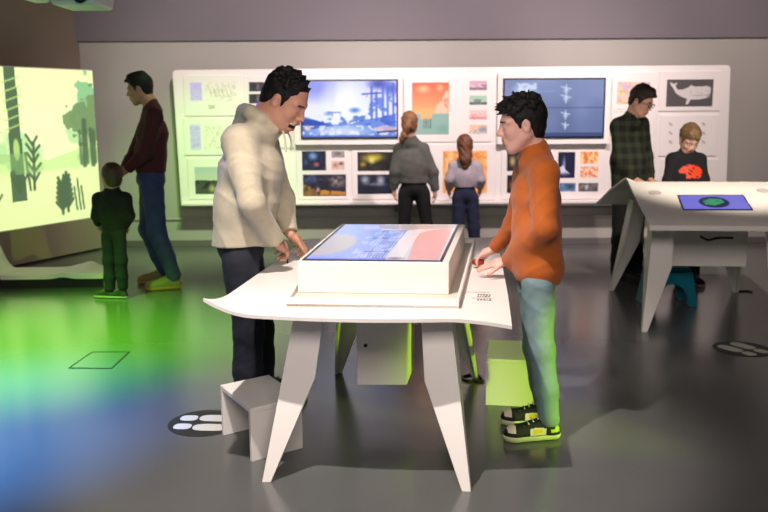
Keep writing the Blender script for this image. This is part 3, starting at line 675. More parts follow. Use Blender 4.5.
for f, sx, sy, ss in ((q1, 1, 1, .0), (q3, -1, 1, .0), (q2, 1, -1, 1.32), (q4, -1, -1, 1.32)):
    s_ = ss+sy*.20; top = f+e2x*sx*.09+e2y*sy*.20; top[2] = zp(min(s_, 1.3))-.02
    leg('leg', t2, f, top, e2x*sx, e2y*sy, wk=.15, wt=.13, zk=.42, side=.15)
# where the screen lies: solve from the photo on the sloping plane
def hit2(px, py):
    d_ = (W(px, py, Y=1.0)-CP); best = None
    for tt in np.linspace(4, 8, 4001):
        p = CP+d_*tt; s = (p-q1).dot(e2y)
        if s > -.2 and s < .6 and p[2] <= zp(s): return p
    return CP+d_*5.7
sc = [hit2(683, 210.5), hit2(753, 210.5), hit2(743, 195.5), hit2(677, 195.5)]
nrm = np.cross(sc[1]-sc[0], sc[3]-sc[0]); nrm /= np.linalg.norm(nrm)
t = empty('touchscreen', sum(sc)/4, 'small violet blue screen with a green shape set into the second table', 'touchscreen')
bm = bmesh.new(); plate(bm, [p+nrm*.001 for p in sc], nrm, .005); obj('bezel', bm, BEZEL, t)
c = Canvas(90, 50, (132, 130, 236)); c.noise(3, 2, 6); c.blob(.5, .52, .19, .32, (24, 34, 78), .95, 6); c.poly([(.33, .48), (.45, .25), (.63, .3), (.66, .52), (.5, .75), (.36, .7)], (70, 176, 120), .95); c.patch(9, 4, .5, (40, 130, 90), .6, x0=.33, x1=.66, y0=.3, y1=.75)
s2 = inset(sc, .008, .008, .01, .008); s2 = [p+nrm*.0065 for p in s2]
picture('display', c, s2[3], s2[2], s2[0], s2[1], pic_mat('small display glow', .75, .2), t)
for px, py in ((655, 193), (763, 191)):
    p = hit2(px, py); bm = bmesh.new(); bmesh.ops.create_cone(bm, cap_ends=True, segments=32, radius1=.042, radius2=.042, depth=.004, matrix=Matrix.Translation(Vector(p+nrm*.003)) @ Vector(nrm).to_track_quat('Z', 'Y').to_matrix().to_4x4()); obj('touch_button', bm, mat('button grey', (196, 190, 184), .4), t2)
a_, b_ = W(672, 266, Y=5.85), W(746, 266, Y=5.80); zc = a_[2]; uy = e2y*.4
bm = bmesh.new(); cqq = [a_, b_, b_+uy, a_+uy]; hexa(bm, [(p[0], p[1], zc) for p in cqq], [(p[0], p[1], zp((p-q1).dot(e2y))-.02) for p in cqq]); obj('cabinet', bm, WHITE, t2, bevel=.003)
cable([W(700, 236, Y=5.76), W(708, 240, Y=5.74), W(718, 238, Y=5.74), W(733, 238, Y=5.74)], .008, 'black cable sagging under the front of the second table')
cable([W(734, 290, z=.006), W(740, 291, z=.006), W(748, 291, z=.006), W(752, 292, z=.006)], .008, 'short black cable on the floor by the rear leg of the second table')
# teal plastic stool under it
TEAL = mat('teal plastic', (0, 118, 138), .35)
A0 = W(646, 307, z=0); B0 = W(698, 307, z=0); hh = .285; w_ = B0[0]-A0[0]; dp = .26; yb = A0[1]
t = empty('step_stool', ((A0[0]+B0[0])/2, yb+dp/2, 0), 'teal plastic step stool on the floor underneath the second table', 'step stool')
bm = bmesh.new(); i_ = .045; box(bm, (A0[0]+i_, yb+.03, hh-.03), (B0[0]-i_, yb+dp-.03, hh)); obj('seat', bm, TEAL, t, bevel=.012, segs=3)
for yy in (yb+.004, yb+dp-.034):
    x0, x1 = A0[0], B0[0]; n_ = 16; poly = [(x0, 0), (x0+.05, 0)]
    for tt in np.linspace(math.pi, 0, n_): poly.append(((x0+x1)/2+(w_/2-.07)*math.cos(tt), .02+.15*math.sin(tt)))
    poly += [(x1-.05, 0), (x1, 0), (x1-i_, hh-.031), (x0+i_, hh-.031)]
    bm = bmesh.new(); hexa(bm, [(p[0], yy, p[1]) for p in poly], [(p[0], yy+.03, p[1]) for p in poly]); obj('side_panel', bm, TEAL, t)
for sgn in (0, 1):
    bm = bmesh.new(); xa = A0[0] if not sgn else B0[0]; s_ = 1 if not sgn else -1
    hexa(bm, [(xa, yb+.035, 0), (xa+s_*.03, yb+.035, 0), (xa+s_*.03, yb+dp-.035, 0), (xa, yb+dp-.035, 0)], [(xa+s_*i_, yb+.035, hh-.031), (xa+s_*(i_+.03), yb+.035, hh-.031), (xa+s_*(i_+.03), yb+dp-.035, hh-.031), (xa+s_*i_, yb+dp-.035, hh-.031)])
    obj('end_panel', bm, TEAL, t)
# ------------------------------------------------------------------ people
def unit(v): v = V(*v); return v/(np.linalg.norm(v)+1e-9)
def rotm(yaw, pitch=0, roll=0):
    """columns: forward, left, up; yaw 0 faces +X; pitch>0 looks down; roll>0 leans to its right"""
    y, p, r = map(math.radians, (yaw, pitch, roll))
    Rz = np.array([[math.cos(y), -math.sin(y), 0], [math.sin(y), math.cos(y), 0], [0, 0, 1]])
    Ry = np.array([[math.cos(p), 0, math.sin(p)], [0, 1, 0], [-math.sin(p), 0, math.cos(p)]])
    Rx = np.array([[1, 0, 0], [0, math.cos(r), -math.sin(r)], [0, math.sin(r), math.cos(r)]])
    return Rz @ Ry @ Rx
def head(f, c, R, s, smile=False, neck=None, child=False, nr=.056):
    T = lambda x, y, z: c+R @ (V(x, y, z)*s)
    E = lambda p, r, k=.02, mode='u': f.ell(T(*p), V(*r)*s, R, k*s, mode)
    K = lambda a, b, ra, rb, k=.015, mode='u': f.cap(T(*a), T(*b), ra*s, rb*s, None, 1, k*s, mode)
    E((-.012, 0, .035), (.096, .076, .090), .001)
    E((.022, 0, -.02), (.068, .064, .085), .03)
    E((.035, 0, -.068), (.046, .046, .045), .03)               # jaw
    K((.066, -.008, -.104), (.066, .008, -.104), .017, .017, .022)  # chin
    for sy in (-1, 1):
        K((-.005, .058*sy, -.045), (.055, .028*sy, -.092), .018, .016, .03)   # jaw line
        E((.058, .036*sy, -.028), (.024, .022, .022), .022)                    # cheek
        K((.085, .012*sy, .026), (.070, .048*sy, .024), .010, .010, .016)      # brow
        E((-.004, .077*sy, -.006), (.019, .010, .031), .006)                   # ear
        E((.004, .086*sy, -.004), (.009, .007, .017), .004, 's')
        E((.096, .031*sy, .006), (.016, .018, .011), .010, 's')                # socket
        E((.074, .031*sy, .004), (.0155, .0155, .0145), .004)                  # lid ball
    K((.088, 0, .012), (.108, 0, -.026), .008, .0115, .012)        # nose bridge to tip
    for sy in (-1, 1): E((.096, .013*sy, -.031), (.010, .008, .008), .006)
    if smile:
        E((.078, 0, -.062), (.026, .036, .030), .014)
        K((.097, -.024, -.052), (.097, .024, -.052), .006, .006, .006); K((.100, -.016, -.056), (.100, .016, -.056), .006, .006, .006)
        K((.089, -.018, -.086), (.089, .018, -.086), .0075, .0075, .006)
        K((.086, -.036, -.057), (.098, -.014, -.067), .0066, .0115, .002, 's'); K((.086, .036, -.057), (.098, .014, -.067), .0066, .0115, .002, 's'); K((.098, -.012, -.068), (.098, .012, -.068), .0115, .0115, .002, 's')
    else:
        E((.076, 0, -.062), (.020, .030, .026), .014)
        K((.093, -.017, -.056), (.093, .017, -.056), .0062, .0062, .006); K((.091, -.014, -.070), (.091, .014, -.070), .0072, .0072, .006)
        K((.101, -.018, -.0635), (.101, .018, -.0635), .0022, .0022, .003, 's')
    if neck is not None:
        f.cap(T(-.022, 0, -.045), neck, nr*s, (nr+.006)*s, None, 1, .025*s)
    return T
def hand(f, wr, d, n, s=1., curl=(20, 25, 25, 30), thumb=35, spread=5, k=.006, side=1):
    """d: wrist->knuckles, n: back of the hand normal, side: +1 if the thumb lies on d x n side"""
    d = unit(d); n = unit(V(*n)-d*np.dot(n, d)); sd = np.cross(d, n)*side
    wr = V(*wr)
    f.cap(wr, wr+d*.05*s, .021*s, .027*s, sd, 1.25, .012*s)
    f.cap(wr+d*.03*s, wr+d*.078*s, .017*s, .0135*s, sd, 2.3, .010*s)
    for i in range(4):
        off = (.029, .010, -.009, -.027)[i]*s; L = (.074, .082, .076, .060)[i]*s
        b = wr+d*(.080-.002*abs(i-1))*s+sd*off; a = math.radians(spread*(1.4-i)); dd = unit(d*math.cos(a)+sd*math.sin(a)); ang = 0; p = b-dd*.012*s
        nn_ = n; f.cap(p, b, .0098*s, .0098*s, None, 1, .006*s); p = b
        for j, fr_ in enumerate((.45, .30, .25)):
            ang += math.radians(curl[i])*(1.0 if j else .7); v = dd*math.cos(ang)-nn_*math.sin(ang); q = p+v*L*fr_
            f.cap(p, q, (.0096, .0088, .0080)[j]*s, (.0088, .0080, .0070)[j]*s, None, 1, .002); p = q
    b = wr+d*.022*s+sd*.022*s; a = math.radians(thumb); v = unit(d*math.cos(a)+sd*math.sin(a)-n*.35); q = b+v*.040*s
    f.cap(b, q, .0140*s, .0115*s, None, 1, .010*s); v2 = unit(v*.9+d*.35-n*.15); f.cap(q, q+v2*.030*s, .0108*s, .0098*s, None, 1, .003); f.cap(q+v2*.030*s, q+v2*.030*s+unit(v2+d*.3)*.024*s, .0098*s, .0080*s, None, 1, .003)
def folds(amp, fz=34, seed=0, lean=V(0, 0, 1)):
    r = np.random.default_rng(seed); a = r.uniform(0, 6, 9)
    def fn(X, Y, Z):
        w = np.sin(X*9+a[0])+np.sin(Y*8+a[1]+.8*np.sin(Z*6+a[8]))+np.sin(Z*7+a[2]); w2 = np.sin(X*13+a[3])*np.sin(Z*11+a[4])+np.sin(Y*12+a[5])
        n1 = np.abs(np.sin(Z*fz*.36+X*9+Y*5+1.5*w+a[6])); n2 = np.sin((X+Y)*19+Z*8+1.9*w2+a[7]); n3 = np.abs(np.sin(Z*fz*.62-X*16+Y*9+1.7*w2+a[3]))
        return -amp*(.75*(1-n1)**2+.32*n2+.45*(1-n3)**3-.25)
    return fn
SKIN = lambda nm, c: mat(nm, c, .5, noise=.05, nscale=22, bump=.04, bscale=240, spec=.4)
def hairfn(amp, seed=0, fr=260):
    r = np.random.default_rng(seed); a = r.uniform(0, 6, 6)
    return lambda X, Y, Z: -amp*(np.sin(X*fr+2*np.sin(Z*70+a[0])+a[1])*np.sin(Y*fr*.9+2*np.sin(X*60+a[2])+a[3])+.7*np.sin(Z*fr*.5+X*90+a[4]))
EYEW = mat('eye', (216, 208, 204), .2); IRIS = mat('iris', (34, 22, 16), .15)
def add_eyes(root, T, R, s):
    for sy in (-1, 1):
        bm = bmesh.new(); c = T(.0765, .031*sy, .0030)
        bmesh.ops.create_uvsphere(bm, u_segments=20, v_segments=14, radius=.0124*s, matrix=Matrix.Translation(Vector(c)))
        fw = unit(R[:, 0]-R[:, 2]*.35)
        for fc in bm.faces:
            q = V(*fc.calc_center_median())-c; fc.material_index = 1 if q.dot(fw)/np.linalg.norm(q) > .86 else 0
        obj('eye', bm, [EYEW, IRIS], root, smooth=True)
def shoe(root, ankle, toe_dir, L, cols, sole_col, z0=0, h=.008, fancy=False, wd=1., lift=0):
    """ankle: centre above heel; toe_dir horizontal"""
    d = unit(V(toe_dir[0], toe_dir[1], 0)); sd = V(-d[1], d[0], 0); a = V(ankle[0], ankle[1], z0); k = L/.28
    heel = a-d*.055*k; toe = a+d*(L-.055*k); u = V(0, 0, 1)
    def prof(f, r0, zz, grow):
        f.cap(heel+d*.03*k+u*zz, heel+d*.12*k+u*zz, (.030+grow)*k*wd, (.032+grow)*k*wd, sd, 1.05, .01); f.cap(heel+d*.12*k+u*zz, toe-d*.055*k+u*zz, (.033+grow)*k*wd, (.042+grow)*k*wd, sd, 1.08, .01)
        f.cap(toe-d*.055*k+u*zz, toe-d*.038*k+u*zz, (.042+grow)*k*wd, (.034+grow)*k*wd, sd, 1.05, .01)
    lo = np.minimum(heel, toe)-V(.08, .08, .02); hi = np.maximum(heel, toe)+V(.08, .08, .17)
    f = Field(lo, hi, h*.6); prof(f, 0, .03*k, .004); f.clip((0, 0, z0+.030*k), (0, 0, 1)); f.clip((0, 0, z0+.003), (0, 0, -1))
    # upper
    g = Field(lo, hi, h*.6); prof(g, 0, .034*k, 0.0)
    g.cap(heel+d*.05*k+u*.05*k, heel+d*.055*k+u*.10*k, .040*k, .040*k, sd, .95, .02)
    g.cap(heel+d*.09*k+u*.075*k, toe-d*.07*k+u*.045*k, .036*k, .030*k, sd, 1.1, .02)
    g.clip((0, 0, z0+.0305*k), (0, 0, -1)); g.clip(heel+d*.05*k+u*.115*k, (-.1*d[0], -.1*d[1], 1), None)
    def mf(c):
        q = c-heel; x = q @ d/L; z = c[:, 2]-z0; r = np.zeros(len(c))
        if fancy:
            z = z/k
            r[(x < .12) & (z > .055)] = 2; r[(x > .28) & (x < .56) & (z < .075-.05*np.abs(x-.40)) & (z > .034)] = 1
            r[(x > .80) & (z > .05) & (x < .93)] = 1; r[(x > .35) & (x < .50) & (z > .042) & (z < .066)] = 3
            r[(x > .03) & (x < .2) & (z > .045) & (z < .06)] = 2
        return r
    o = fobj('shoe', g, cols, root, None, mf if fancy else None)
    fobj('sole', f, sole_col, o)
    bm = bmesh.new()
    for i in range(4):
        p = heel+d*(.115+.022*i)*k+u*(.112-.012*i)*k; tube(bm, [p+sd*.024*k, p+u*.001, p-sd*.024*k], .0035*k, 6)
    obj('laces', bm, sole_col, o)
LIP = mat('lips', (188, 122, 110), .5); BROW = mat('eyebrow hair', (30, 24, 22), .8)
def body_mat(T, R, c, s, mouth=False):
    def fn(P_):
        q = (P_-c) @ R/s; r = np.zeros(len(P_), int)
        r[(q[:, 0] > .084) & (np.abs(q[:, 1]) < .024) & (q[:, 2] < -.050) & (q[:, 2] > -.079)] = 1
        z = q[:, 2]-(.0255-.25*(np.abs(q[:, 1])-.03)**2*8); ay = np.abs(q[:, 1])
        r[(q[:, 0] > .055) & (ay > .012) & (ay < .052) & (np.abs(z) < .0036)] = 2
        r[(q[:, 0] > .06) & (np.abs(q[:, 1]) < .02) & (q[:, 2] < -.058) & (q[:, 2] > -.0745) & (q[:, 0] < .0955)] = 1
        if mouth: r[(q[:, 0] > .06) & (q[:, 0] < .0925) & (np.abs(q[:, 1]) < .036) & (q[:, 2] < -.054) & (q[:, 2] > -.078)] = 3
        return r
    return fn
def person(label, sp):
    """sp: joints in world coordinates; builds skin body, clothes, hair and shoes"""
    h = sp.get('h', .008); J = {k: V(*v) for k, v in sp['J'].items()}; z0 = sp.get('z0', 0)
    for q in ('anL', 'anR'): J[q][2] = max(J[q][2], z0+.085*sp.get('k', 1.))
    base = (J['anL']+J['anR'])/2; base[2] = z0
    pts = np.array(list(J.values())); lo = pts.min(0)-.22; hi = pts.max(0)+.24; lo[2] = z0-.01
    R = rotm(*sp['rot']); s = sp['hs']; c = J['head']; k = sp.get('k', 1.)        # k overall girth
    lat = unit(J['shL']-J['shR']); latp = unit(J['hiL']-J['hiR'])
    hf = sp.get('hb', h)
    # ---- skin
    f = Field(lo, hi, hf); nb = J['neck']
    T = head(f, c, R, s, sp.get('smile', False), nb, nr=sp.get('nr', .056))
    mid = (J['shL']+J['shR'])/2-V(0, 0, .10*k); f.cap(nb, mid, .045*k, .05*k, lat, 1.1, .02); f.cap(mid, J['waist'], .055*k, .06*k, lat, 1.3, .03); f.cap(J['waist'], J['pelvis'], .06*k, .06*k, latp, 1.3, .03)
    for q in 'LR':
        f.cap(J['sh'+q], J['el'+q], .036*k, .032*k, None, 1, .01); f.cap(J['el'+q], J['wr'+q], .032*k, .023*k, None, 1, .01)
        hd, hn, kw = sp['hand'+q]; hand(f, J['wr'+q], hd, hn, sp.get('hands', s), **kw)
        f.cap(J['hi'+q], J['kn'+q], .055*k, .042*k, None, 1, .01); f.cap(J['kn'+q], J['an'+q], .042*k, .03*k, None, 1, .01)
        f.cap(J['an'+q], V(J['an'+q][0], J['an'+q][1], z0+.05*k), .03*k, .024*k, None, 1, .01)
    root = fobj('person', f, [sp['skin'], LIP, sp.get('brow', BROW), mat('mouth inside', (58, 18, 16), .6)], None, base, body_mat(T, R, c, s, sp.get('smile')))
    tag(root, label, 'person'); 
    add_eyes(root, T, R, s)
    if sp.get('smile'):
        bm = bmesh.new(); tube(bm, [T(.079, -.030, -.0575), T(.0900, -.016, -.0595), T(.0935, 0, -.0600), T(.0900, .016, -.0595), T(.079, .030, -.0575)], .0056*s, 8); obj('teeth', bm, mat('teeth', (226, 220, 208), .25), root, smooth=True)
    # ---- top
    tk = sp['top']; g = Field(lo, hi, h); chest = (J['shL']+J['shR'])/2-V(0, 0, tk.get('drop', .10)*k)
    cr, wrr, hr = tk['r']; ra, rw, rh_ = tk.get('ratio', (1.3, 1.3, 1.3))
    g.cap(chest+unit(J['neck']-chest)*.03, chest, cr*.86*k, cr*k, lat, ra, .03); g.cap(chest, J['waist'], cr*k, wrr*k, lat, rw, .04); g.cap(J['waist'], J['pelvis']+V(0, 0, .0), wrr*k, hr*k, latp, rh_, .04)
    sh = tk['sleeve']
    dn = unit(chest-nb)
    for q in 'LR': g.cap(nb+dn*.035, J['sh'+q], .052*k, sh[0]*.86*k, None, 1, .05)
    g.cap(nb+dn*.04, nb-unit(nb-c)*tk.get('collar', .012), .075*s, .060*s*tk.get('cw', 1), lat, 1.10, .035)
    hem = tk['hem']; g.warp(folds(tk.get('fold', .004), tk.get('fz', 34), tk.get('seed', 1)))
    g.clip(hem[0], hem[1])
    if tk.get('rib'): g.warp(lambda X, Y, Z: 0)
    if tk.get('hood'):
        bk = unit(-R[:, 0]*V(1, 1, 0)); u = V(0, 0, 1); H = nb+bk*.045+u*.035
        for q in (1, -1):
            a0 = nb-bk*.065-u*.045+lat*.030*q; a1 = nb-bk*.01+lat*.078*q+u*.005; a2 = H+lat*.072*q; a3 = H+bk*.045+lat*.02*q+u*.012
            g.cap(a0, a1, .020, .026, None, 1, .02); g.cap(a1, a2, .026, .032, None, 1, .02); g.cap(a2, a3, .032, .034, None, 1, .02)
            g.cap(H+bk*.045+lat*.03*q, H+bk*.085+lat*.02*q-u*.06, .036, .030, None, 1, .03)
    sl = Field(lo, hi, h)
    for q in 'LR':
        e, w_ = J['el'+q], J['wr'+q]; dw = unit(w_-e)
        sl.cap(J['sh'+q], e, sh[0]*k, sh[1]*k, None, 1, .02); sl.cap(e, w_, sh[1]*k, sh[2]*k, None, 1, .02)
    sl.warp(folds(tk.get('fold', .004)*1.2, tk.get('fz', 34)*1.6, tk.get('seed', 1)+3))
    for q in 'LR':
        e, w_ = J['el'+q], J['wr'+q]; dw = unit(w_-e); cu = w_-dw*.012
        sl.cap(cu-dw*.05, cu-dw*.005, sh[2]*.80*k, sh[2]*.80*k, None, 1, .008)
        sl.clip(cu, dw, .06*k+.02)
    K_ = tk.get('bl', .055); A_, B_ = g.D, sl.D; hh_ = np.clip(.5+.5*(B_-A_)/K_, 0, 1); g.D = B_*(1-hh_)+A_*hh_-K_*hh_*(1-hh_)
    if tk.get('neckcut', True): cd = unit(c-nb); g.cap(nb+cd*.052*s, nb+cd*.12*s, .052*s*tk.get('cw', 1), .062*s*tk.get('cw', 1), lat, 1.05, .004, 's')
    f2 = tk.get('extra'); 
    if f2: f2(g, J)
    top = fobj(tk['name'], g, tk['mat'], root, None, tk.get('mfn'))
    if tk.get('label'): tag(top, tk['label'])
    # ---- trousers
    pk = sp['pants']; g = Field(lo, V(hi[0], hi[1], J['pelvis'][2]+.2), h)
    wz = J['waist']*.35+J['pelvis']*.65
    g.cap(wz, J['pelvis'], pk['hip']*.92*k, pk['hip']*k, latp, 1.25, .03)
    for q in 'LR':
        g.cap(J['hi'+q], J['kn'+q], pk['r'][0]*k, pk['r'][1]*k, None, 1, .03)
    g2 = Field(lo, V(hi[0], hi[1], J['pelvis'][2]+.2), h)
    for q in 'LR': 
        cf_ = J['kn'+q]*.35+J['an'+q]*.65+unit(J['calf'])*.0 if 'calf' in J else J['kn'+q]*.4+J['an'+q]*.6
        g2.cap(J['kn'+q], cf_, pk['r'][1]*k, (pk['r'][1]*.4+pk['r'][2]*.6+.004)*k, None, 1, .02); g2.cap(cf_, J['an'+q], (pk['r'][1]*.4+pk['r'][2]*.6)*k, pk['r'][2]*k, None, 1, .02)
    A_, B_ = g.D, g2.D; K_ = .03; hh_ = np.clip(.5+.5*(B_-A_)/K_, 0, 1); g.D = B_*(1-hh_)+A_*hh_-K_*hh_*(1-hh_)
    g.warp(folds(pk.get('fold', .004), 46, pk.get('seed', 5)))
    g.clip((0, 0, z0+pk.get('cut', .06)), (0, 0, -1))
    pn = fobj(pk['name'], g, pk['mat'], root)
    # ---- hair
    if 'hair' in sp:
        g = Field(c-.26*s, c+.26*s, sp.get('hh', h)); sp['hair'](g, T, R, s); hr_ = fobj('hair', g, sp['hairmat'], root)
    # ---- shoes
    for q in 'LR':
        sh_ = sp['shoe']; shoe(root, J['an'+q], sp['toe'+q], sh_['L'], sh_['cols'], sh_['sole'], z0, h, sh_.get('fancy', False))
    return root, T
def short_hair(fringe=0, vol=1., nape=-.07, seed=0, spike=.0025, side=-.015, op=(.078, .094)):
    def fn(g, T, R, s):
        g.ell(T(-.015, 0, .041), V(.101*vol, .083*vol, .091*vol)*s, R, .001)
        g.ell(T(-.046, 0, -.015), V(.056, .068, .070)*s, R, .02*s)
        if fringe: 
            g.cap(T(.05, -.03, .095), T(.088+fringe, -.02, .082), .028*s, .012*s, None, 1, .03*s); g.cap(T(.05, .03, .095), T(.084+fringe, .02, .078), .028*s, .014*s, None, 1, .03*s)
            g.cap(T(.04, 0, .102), T(-.04, 0, .104), .03*s, .03*s, None, 1, .04*s)
        for sy in (-1, 1):
            g.cap(T(.022, .066*sy, .03), T(.018, .070*sy, side), .015*s, .008*s, None, 1, .01*s)
            g.ell(T(-.002, .090*sy, -.010), V(.023, .022, .034)*s, R, .004*s, 's')      # around the ear
            g.cap(T(-.002, .085*sy, -.01), T(.004, .085*sy, -.09), .024*s, .03*s, None, 1, .004*s, 's')
        g.ell(T(.108, 0, -.020), V(op[0], .16, op[1])*s, R, .006*s, 's')                   # face opening
        g.clip(T(-.04, 0, nape), -R[:, 2]+R[:, 0]*.5, None, .01*s)
        g.warp(hairfn(spike*.45*s, seed)); g.warp(hairfn(spike*.4*s, seed+3, 120))
    return fn
DARKHAIR = mat('black hair', (13, 11, 12), .62, noise=.3, nscale=90, bump=.6, bscale=300, spec=.3)
BROWNHAIR = mat('brown hair', (66, 46, 34), .55, noise=.3, nscale=80, bump=.5, bscale=300)
BLONDHAIR = mat('light brown hair', (128, 88, 56), .5, noise=.3, nscale=80, bump=.5, bscale=300)
JEANS = mat('dark blue denim', (20, 24, 38), .85, noise=.25, nscale=14, bump=.3, bscale=420)

def tufts(base, n, seed, region, dirv, ln=.022, r0=.011, ex=0.):
    def fn(g, T, R, s):
        base(g, T, R, s); rr = np.random.default_rng(seed)
        for i in range(n):
            u = rr.uniform(region[0][0], region[0][1]); v = rr.uniform(region[1][0], region[1][1])     # u: back..front angle, v: side angle
            a, b = math.radians(u), math.radians(v)
            p = V(-.015+(.096+ex)*math.sin(a)*math.cos(b), (.080+ex)*math.sin(b), .041+(.090+ex)*math.cos(a)*math.cos(b))
            d = V(*dirv)+rr.normal(0, .35, 3); d /= np.linalg.norm(d); q = p+d*ln*rr.uniform(.6, 1.3)
            g.cap(T(*p), T(*q), r0*s, .0025*s, None, 1, .006*s)
    return fn
# ===== man in the cream hoodie (faces +X)
yN, yF = 3.93, 4.30; ym = (yN+yF)/2
J = dict(head=W(284.5, 100, Y=ym), neck=W(264, 121, Y=ym), waist=W(246, 205, Y=ym), pelvis=W(241, 246, Y=ym),
    shR=W(239, 142, Y=yN+.03), shL=W(262, 144, Y=yF-.02), elR=W(252, 203, Y=yN-.07), elL=W(283, 200, Y=yF+.06), wrR=W(277, 242, Y=4.0), wrL=W(290, 234, Y=4.27),
    hiR=W(240, 262, Y=yN+.09), hiL=W(246, 260, Y=yF-.09), knR=W(249, 330, Y=yN+.07), knL=W(259, 330, Y=yF-.06), anR=W(247, 394, Y=4.0), anL=W(262, 388, Y=4.2))
HOOD = mat('cream hoodie fabric', (186, 177, 153), .9, noise=.05, nscale=40, bump=.25, bscale=500, sheen=.2)
def sleeveridge(g, J): pass
man, T = person('man in cream hoodie and dark jeans with short black hair, smiling down at the table', dict(
    h=.006, hb=.0042, hh=.0042, J=J, rot=(-16, 34, 0), hs=1.14, smile=True, skin=SKIN('man skin', (198, 146, 122)), nr=.062, hands=1.02,
    handR=(W(289, 252, Y=4.10)-W(277, 242, Y=4.0), (.45, -.35, .8), dict(curl=(42, 38, 40, 44), thumb=28, side=-1)), handL=(W(300, 243, Y=4.32)-W(290, 234, Y=4.27), (.4, .2, .9), dict(curl=(30, 30, 32, 34), thumb=30, side=1)),
    toeR=(1, -.12), toeL=(1, .08),
    top=dict(name='hoodie', mat=HOOD, r=(.146, .148, .140), ratio=(1.30, 1.24, 1.20), sleeve=(.070, .060, .043), hem=(W(240, 243, Y=ym), (.05, 0, -1)), fold=.006, fz=30, seed=3, hood=True, drop=.13, cw=1.08, bl=.075, collar=.0),
    pants=dict(name='jeans', mat=JEANS, hip=.114, r=(.088, .074, .066), fold=.005, cut=.035), hair=tufts(short_hair(.0, .96, -.075, 1, .0022, -.012, (.086, .112)), 70, 5, ((-60, 62), (-70, 70)), (.7, 0, .6), .016, .010), hairmat=DARKHAIR,
    shoe=dict(L=.29, cols=[mat('dark shoe', (26, 26, 30), .6)], sole=mat('dark sole', (46, 44, 44), .7))))
# drawstrings and hem band
bm = bmesh.new(); nb = J['neck']
for (a, b, c_, y) in (((283, 131), (285, 140), (286, 152), ym-.07), ((287, 131), (291, 140), (291, 150), ym+.02)):
    bm2 = bmesh.new(); tube(bm2, spline([W(*a, Y=y), W(*b, Y=y), W(*c_, Y=y)]), .0045, 8); obj('drawstring', bm2, mat('cord', (206, 198, 172), .8), man, smooth=True)
bm.free()
bm = bmesh.new(); tube(bm, [W(286.5, 249, Y=4.06), W(287.5, 263, Y=4.10)], [.006, .0045], 10); tag(obj('stylus', bm, BLACK, org=tuple(W(287.5, 263, Y=4.10))), 'short dark stylus held upright between the fingers of the man in the cream hoodie', 'stylus')

# ===== boy in the orange sweater (faces -X)
yN, yF = 3.60, 3.90; ym = (yN+yF)/2
J = dict(head=W(522.5, 124.5, Y=ym), neck=W(536, 152, Y=ym), waist=W(537, 225, Y=ym), pelvis=W(539, 268, Y=ym),
    shL=W(545, 173, Y=yN+.02), shR=W(528, 172, Y=yF), elL=W(545, 228, Y=yN-.04), elR=W(514, 226, Y=yF+.08), wrL=W(507, 261, Y=3.84), wrR=W(494, 249, Y=4.08),
    hiL=W(538, 285, Y=yN+.08), hiR=W(534, 284, Y=yF-.08), knL=W(541, 350, Y=yN+.05), knR=W(536, 346, Y=yF-.06), anL=W(549, 419, Y=3.62), anR=W(545, 409, Y=3.80))
ORANGE = mat('orange knit', (168, 84, 16), .88, noise=.06, nscale=30, bump=.35, bscale=430, sheen=.15)
JG = mat('pale blue denim', (112, 136, 140), .85, noise=.2, nscale=12, bump=.3, bscale=420)
boy, T = person('teenage boy in an orange sweater and pale jeans resting his hands on the table', dict(
    h=.006, hb=.0040, hh=.0040, J=J, rot=(180, 9, 0), hs=.99, skin=SKIN('boy skin', (212, 164, 150)), nr=.048, hands=.88,
    handL=(W(488, 266, Y=3.86)-W(507, 261, Y=3.84)+V(0, 0, .004), (0, -.15, 1), dict(curl=(6, 5, 5, 6), thumb=30, side=-1, spread=3)), handR=(W(481, 255, Y=4.10)-W(494, 249, Y=4.08), (-.1, .1, 1), dict(curl=(26, 26, 28, 30), thumb=30, side=1)),
    toeL=(-1, -.10), toeR=(-1, .04),
    top=dict(name='sweater', mat=ORANGE, r=(.100, .100, .114), ratio=(1.34, 1.30, 1.25), sleeve=(.056, .050, .036), hem=(W(540, 282, Y=ym), (-.02, 0, -1)), fold=.005, fz=32, seed=9, drop=.10),
    pants=dict(name='jeans', mat=JG, hip=.090, r=(.074, .056, .049), fold=.004, cut=.07, seed=12), hair=tufts(short_hair(.0, 1.0, -.085, 7, .0026, -.005), 110, 6, ((-50, 74), (-65, 65)), (1.0, 0, .15), .032, .010, .006), hairmat=DARKHAIR,
    shoe=dict(L=.262, fancy=True, cols=[mat('black suede', (16, 15, 24), .7), mat('white leather', (222, 206, 190), .5), mat('lime tab', (170, 190, 40), .5), mat('yellow star', (226, 186, 20), .5)], sole=mat('pale sole', (206, 212, 160), .6))))
pc = W(521, 184, Y=3.655); bm = bmesh.new(); box(bm, (pc[0]-.018, pc[1]-.001, pc[2]-.02), (pc[0]+.018, pc[1]+.003, pc[2]+.02))
bm.free()
bm = bmesh.new(); bmesh.ops.create_icosphere(bm, subdivisions=3, radius=.026, matrix=Matrix.Translation(Vector(W(478, 262, Y=4.10)))@Matrix.Diagonal((1.2, .8, .7, 1)))
for v in bm.verts: v.co.z = max(v.co.z, TZ-.008)
tag(obj('rubber_ball', bm, mat('dark red rubber', (150, 24, 20), .4), smooth=True), 'small dark red object under the far hand of the boy in orange', 'object')

